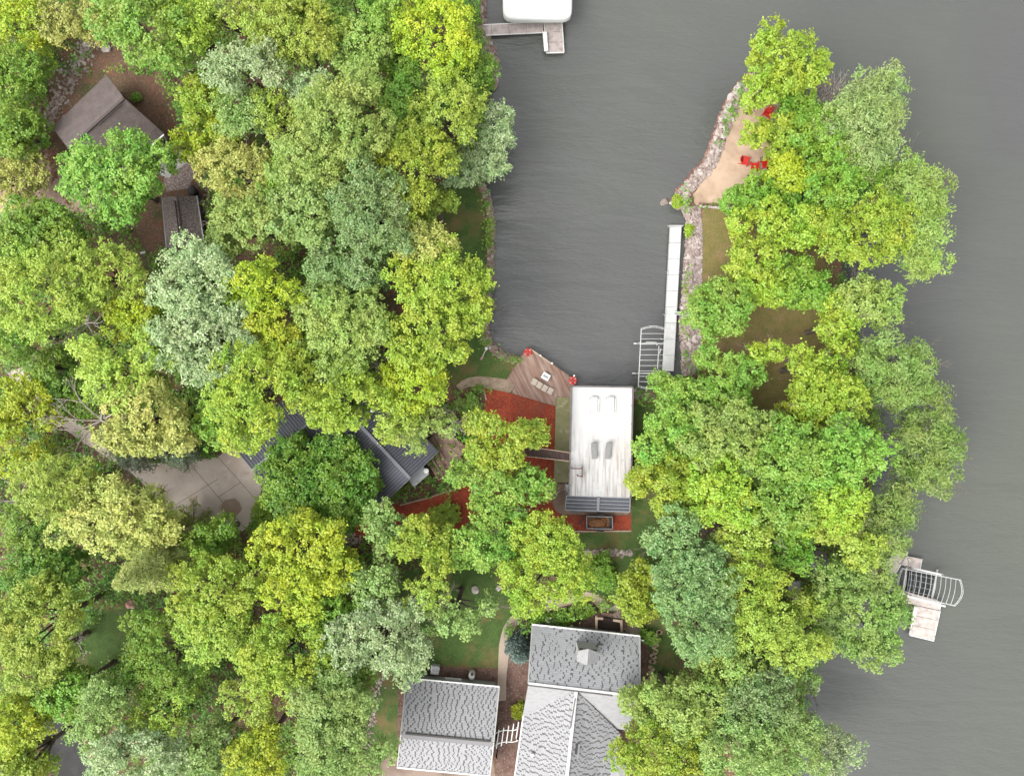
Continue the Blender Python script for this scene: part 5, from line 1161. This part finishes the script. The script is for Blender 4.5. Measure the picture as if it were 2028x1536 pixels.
 (1545, 905, 86, 76, 0, 13, 'bright', 'broad', 'tall green tree in the thick of the peninsula root', GP),
 (1430, 965, 82, 72, 0, 12, 'lime', 'broad', 'lime green tree in the lower thick of the peninsula root', GP),
 (1655, 905, 84, 80, 0, 13, 'bright', 'loose', 'green tree on the inland side of the huge leaning willow', GP),
 (1545, 1000, 82, 66, 0, 12, 'bright', 'loose', 'green tree above the gazebo group', GP),
 (1640, 1000, 72, 62, 0, 12, 'lime', 'loose', 'yellow green tree on the lake side above the gazebo', GP),
 (1768, 1035, 56, 78, 5, 10, 'darkwillow', 'willow', 'dark green willow hanging towards the lake dock', GP),
 (1355, 1060, 88, 62, 0, 11, 'dusk', 'loose', 'grey green tree beside the grass below the white roof', GP),
 (1462, 1062, 56, 56, 0, 11, 'straw', 'loose', 'yellow tree among the bare twigs right of the grey green one', GP),
 (1690, 1078, 62, 52, 0, 11, 'straw', 'loose', 'yellow green tree by the root of the lake dock', GP),
 (1568, 1085, 46, 46, 0, 9, 'green', 'loose', 'green tree close to the gazebo roof', GP),
 (1372, 1160, 82, 66, 0, 13, 'dusk', 'silver', 'dusky grey green maple behind the stepping stones, upper one', GP),
 (1382, 1245, 80, 66, 0, 13, 'dusk', 'silver', 'dusky grey green maple behind the stepping stones, lower one', GP),
 (1492, 1150, 66, 60, 0, 12, 'lime', 'fine', 'lime tree inland of the pale grey pavilion roof', GP),
 (1495, 1230, 72, 60, 0, 12, 'straw', 'fine', 'yellow green tree inland of the pinkish landing', GP),
 (1565, 1270, 72, 60, 0, 12, 'straw', 'fine', 'yellow green tree just below the pinkish landing', GP),
 (1590, 1205, 44, 40, 0, 9, 'straw', 'loose', 'small yellow green tree below the pavilion roof', GP),
 (1714, 1216, 90, 114, -8, 10, 'darkwillow', 'round', 'big domed green tree beside the lake dock platform', GP),
 (1600, 1318, 40, 46, 0, 8, 'sage', 'loose', 'small grey green tree on the shore above the buoy', GP),
 (1440, 1320, 76, 60, 0, 11, 'pale', 'loose', 'pale green tree above the pale group on the south shore', GP),
 (1345, 1405, 100, 74, 0, 12, 'pale', 'broad', 'pale lime tree beside the corner of the shingled house', GS),
 (1505, 1385, 86, 68, 0, 12, 'dusk', 'fine', 'pale sage tree on the south shore below the buoy', GP),
 (1320, 1488, 104, 66, 0, 12, 'lime', 'fine', 'lime tree on the bottom border beside the porch roof', GS),
 (1455, 1485, 92, 70, 0, 13, 'sage', 'silver', 'whitish green tree on the bottom border inland of the silvery shore tree', GP),
 (1562, 1472, 76, 70, 0, 12, 'sage', 'silver', 'whitish green tree on the south shore', GP),
 (1646, 1488, 56, 78, 0, 9, 'silver', 'silver', 'silvery tree bulging over the lake at the bottom border', GP),
]
for a in T: tree(*a[:9], 'leafy_tree' if a[7] != 'willow' else 'willow_tree', a[9], .16 if a[7] in ('loose', 'open', 'willow') else .1)
conifer(316, 1115, 92, 15, 'pine', 'star shaped pale yellow green pine beside the clearing', 'pine_tree', 10, 9, GW, .3)
conifer(362, 1055, 52, 8, 'pine', 'dim blurred pine behind the star shaped one', 'pine_tree', 7, 8, GW, .3)
tree(262, 882, 50, 46, 0, 8, 'greypine', 'willow', 'soft grey pine on the corner of the driveway', 'pine_tree', GW, .1); tree(330, 885, 52, 42, 0, 7, 'greypine', 'willow', 'soft grey pine on the driveway edge, darker and nearer the house', 'pine_tree', GW, .1)
conifer(1029, 1286, 27, 4.4, 'blue', 'blue spruce between the walk and the shingled house', 'spruce_tree', 9, 11, GS, .1)
for x, y, rx, ry, h, lf, l in [
 (1070, 1222, 18, 11, 1.0, 'green', 'low mown green shrub next to the air conditioners'), (1116, 1224, 24, 17, 1.4, 'bright', 'leafy green bush beside the round air conditioners'),
 (1152, 1206, 27, 18, 1.3, 'green', 'wide dense green shrub in the curve of the winding walk'), (1026, 1410, 13, 15, 1.2, 'yellow', 'yellow green shrub in the bed between garage and house'),
 (1190, 1122, 26, 30, 2.2, 'green', 'green shrub between the wide lime tree and the shady lawn'), (1202, 1150, 22, 22, 1.6, 'green', 'green shrub near the bend of the winding walk'),
 (1284, 1260, 20, 18, 1.6, 'bright', 'green shrub at the head of the stepping stones'), (1283, 1420, 20, 30, 2.4, 'green', 'dark green shrub at the back corner of the shingled house'),
 (268, 191, 9, 7, .8, 'green', 'small dark green plant by the cottage gable in the brown clearing'), (1342, 398, 8, 12, .7, 'lime', 'yellow green weeds at the waterside corner of the point'),
 (1364, 455, 5, 12, .6, 'lime', 'green weeds on the riprap beside the end of the long dock'), (520, 1012, 22, 34, 2.0, 'lime', 'thin yellow green bush between driveway and rounded dark tree'),
 (880, 1020, 34, 26, 1.6, 'straw', 'thin twiggy shrub along the lower border of the red mulch path'), (925, 800, 24, 20, 1.6, 'pale', 'thin shrub beside the curved path'), (1010, 1068, 34, 26, 2.2, 'deep', 'dark shrub below the mulch between the emerald and lime trees')]:
    tree(x, y, rx, ry, 0, h, lf, 'shrub', l, 'bush', 'shrubs around the houses', .06)
bare(200, 832, None, 11, 'dead pale tree with bare curling branches over the driveway lane', 1.3, 11, 3, 2.6, (-.4, .3), GW)
bare(45, 985, None, 7, 'leafless tree with grey branches at the photo edge', 1.1, 8, 3, 1.8, (-1.2, -.6), GW)
bare(1630, 215, (-10, 150), 4.5, 'leafless grey thicket over the water at the tip', 1.0, 22, 3, 1.7, (.5, .5), GP, r=.15)
bare(745, 722, None, 8, 'bare grey tree beside the ridge of the dark metal roof', 1.0, 8, 3, 1.4, (0, 0), GW)
bare(905, 838, None, 5, 'bare twiggy tree behind the house deck', 1.0, 8, 3, 1.1, (0, 0), GW)
bare(1405, 1058, None, 9, 'bare branched tree poking out of the grey green crowns below the white roof', 1.1, 7, 3, 1.6, (0, 0), GP)
bare(150, 1268, None, 5, 'bare twiggy tree at the border of the forest clearing', 1.0, 7, 3, 1.0, (0, 0), GW)
bare(170, 640, None, 6, 'bare branched tree in the dark gap above the driveway lane', 1.2, 7, 3, 1.5, (0, 0), GW)
# huge leaning willow limbs reach out over the water
# undergrowth on the forest floor
clear = [lawn_w, lawn_p, lawn_e, lawn_s, sand, gravel_band, mulch, path, drive, nwdrive, road, wall_r, [(457, 877), (545, 985), (690, 840), (600, 740)], [(100, 150), (320, 150), (420, 400), (410, 500), (320, 500), (100, 330)], [(720, 1320), (1290, 1180), (1290, 1600), (720, 1600)], [(1000, 680), (1260, 740), (1260, 1060), (1000, 1060)]]
rng = np.random.default_rng(5); sp = []; lp = land_px
while len(sp) < 15000:
    x, y = rng.uniform(-20, 1760), rng.uniform(-20, 1556)
    if inside(x, y, lp) and not any(inside(x, y, c) for c in clear):
        if (math.sin(x * .021) + math.sin(y * .027 + x * .01) + rng.uniform(-1, 1)) > -.7: p = P(x, y); sp.append((p.x, p.y, GZ + .1 + 2.2 * rng.uniform() ** 2))
C = np.array(sp); p, n = leaves_at(rng, C, np.tile([0, 0, 1.0], (len(C), 1)), 11, .4)
stuff('undergrowth', quads_mesh('undergrowth', p, n, .26, .16, LEAF['deep'], rng))
wd = []
for pts_, n_, o_ in ((lo, 260, 7), (hi, 160, 7), (cor, 60, 6), ([p for p in pw if p[1] > 330], 90, 3), (cat_rom(pen_east[:-2], 4), 700, 5)):
    for q in along(pts_, n_, o_, 3, .1, .2, 1):
        if math.sin(q[0] * 1.3) + math.sin(q[1] * .9) + rng.uniform(-1, 1) > .3: wd.append((q[0], q[1], max(.15, q[2]) + .25))
C = np.array(wd); p, n = leaves_at(rng, C, np.tile([0, 0, 1.0], (len(C), 1)), 12, .28)
stuff('bank_weeds', quads_mesh('bank_weeds', p, n, .2, .1, LEAF['green'], rng))
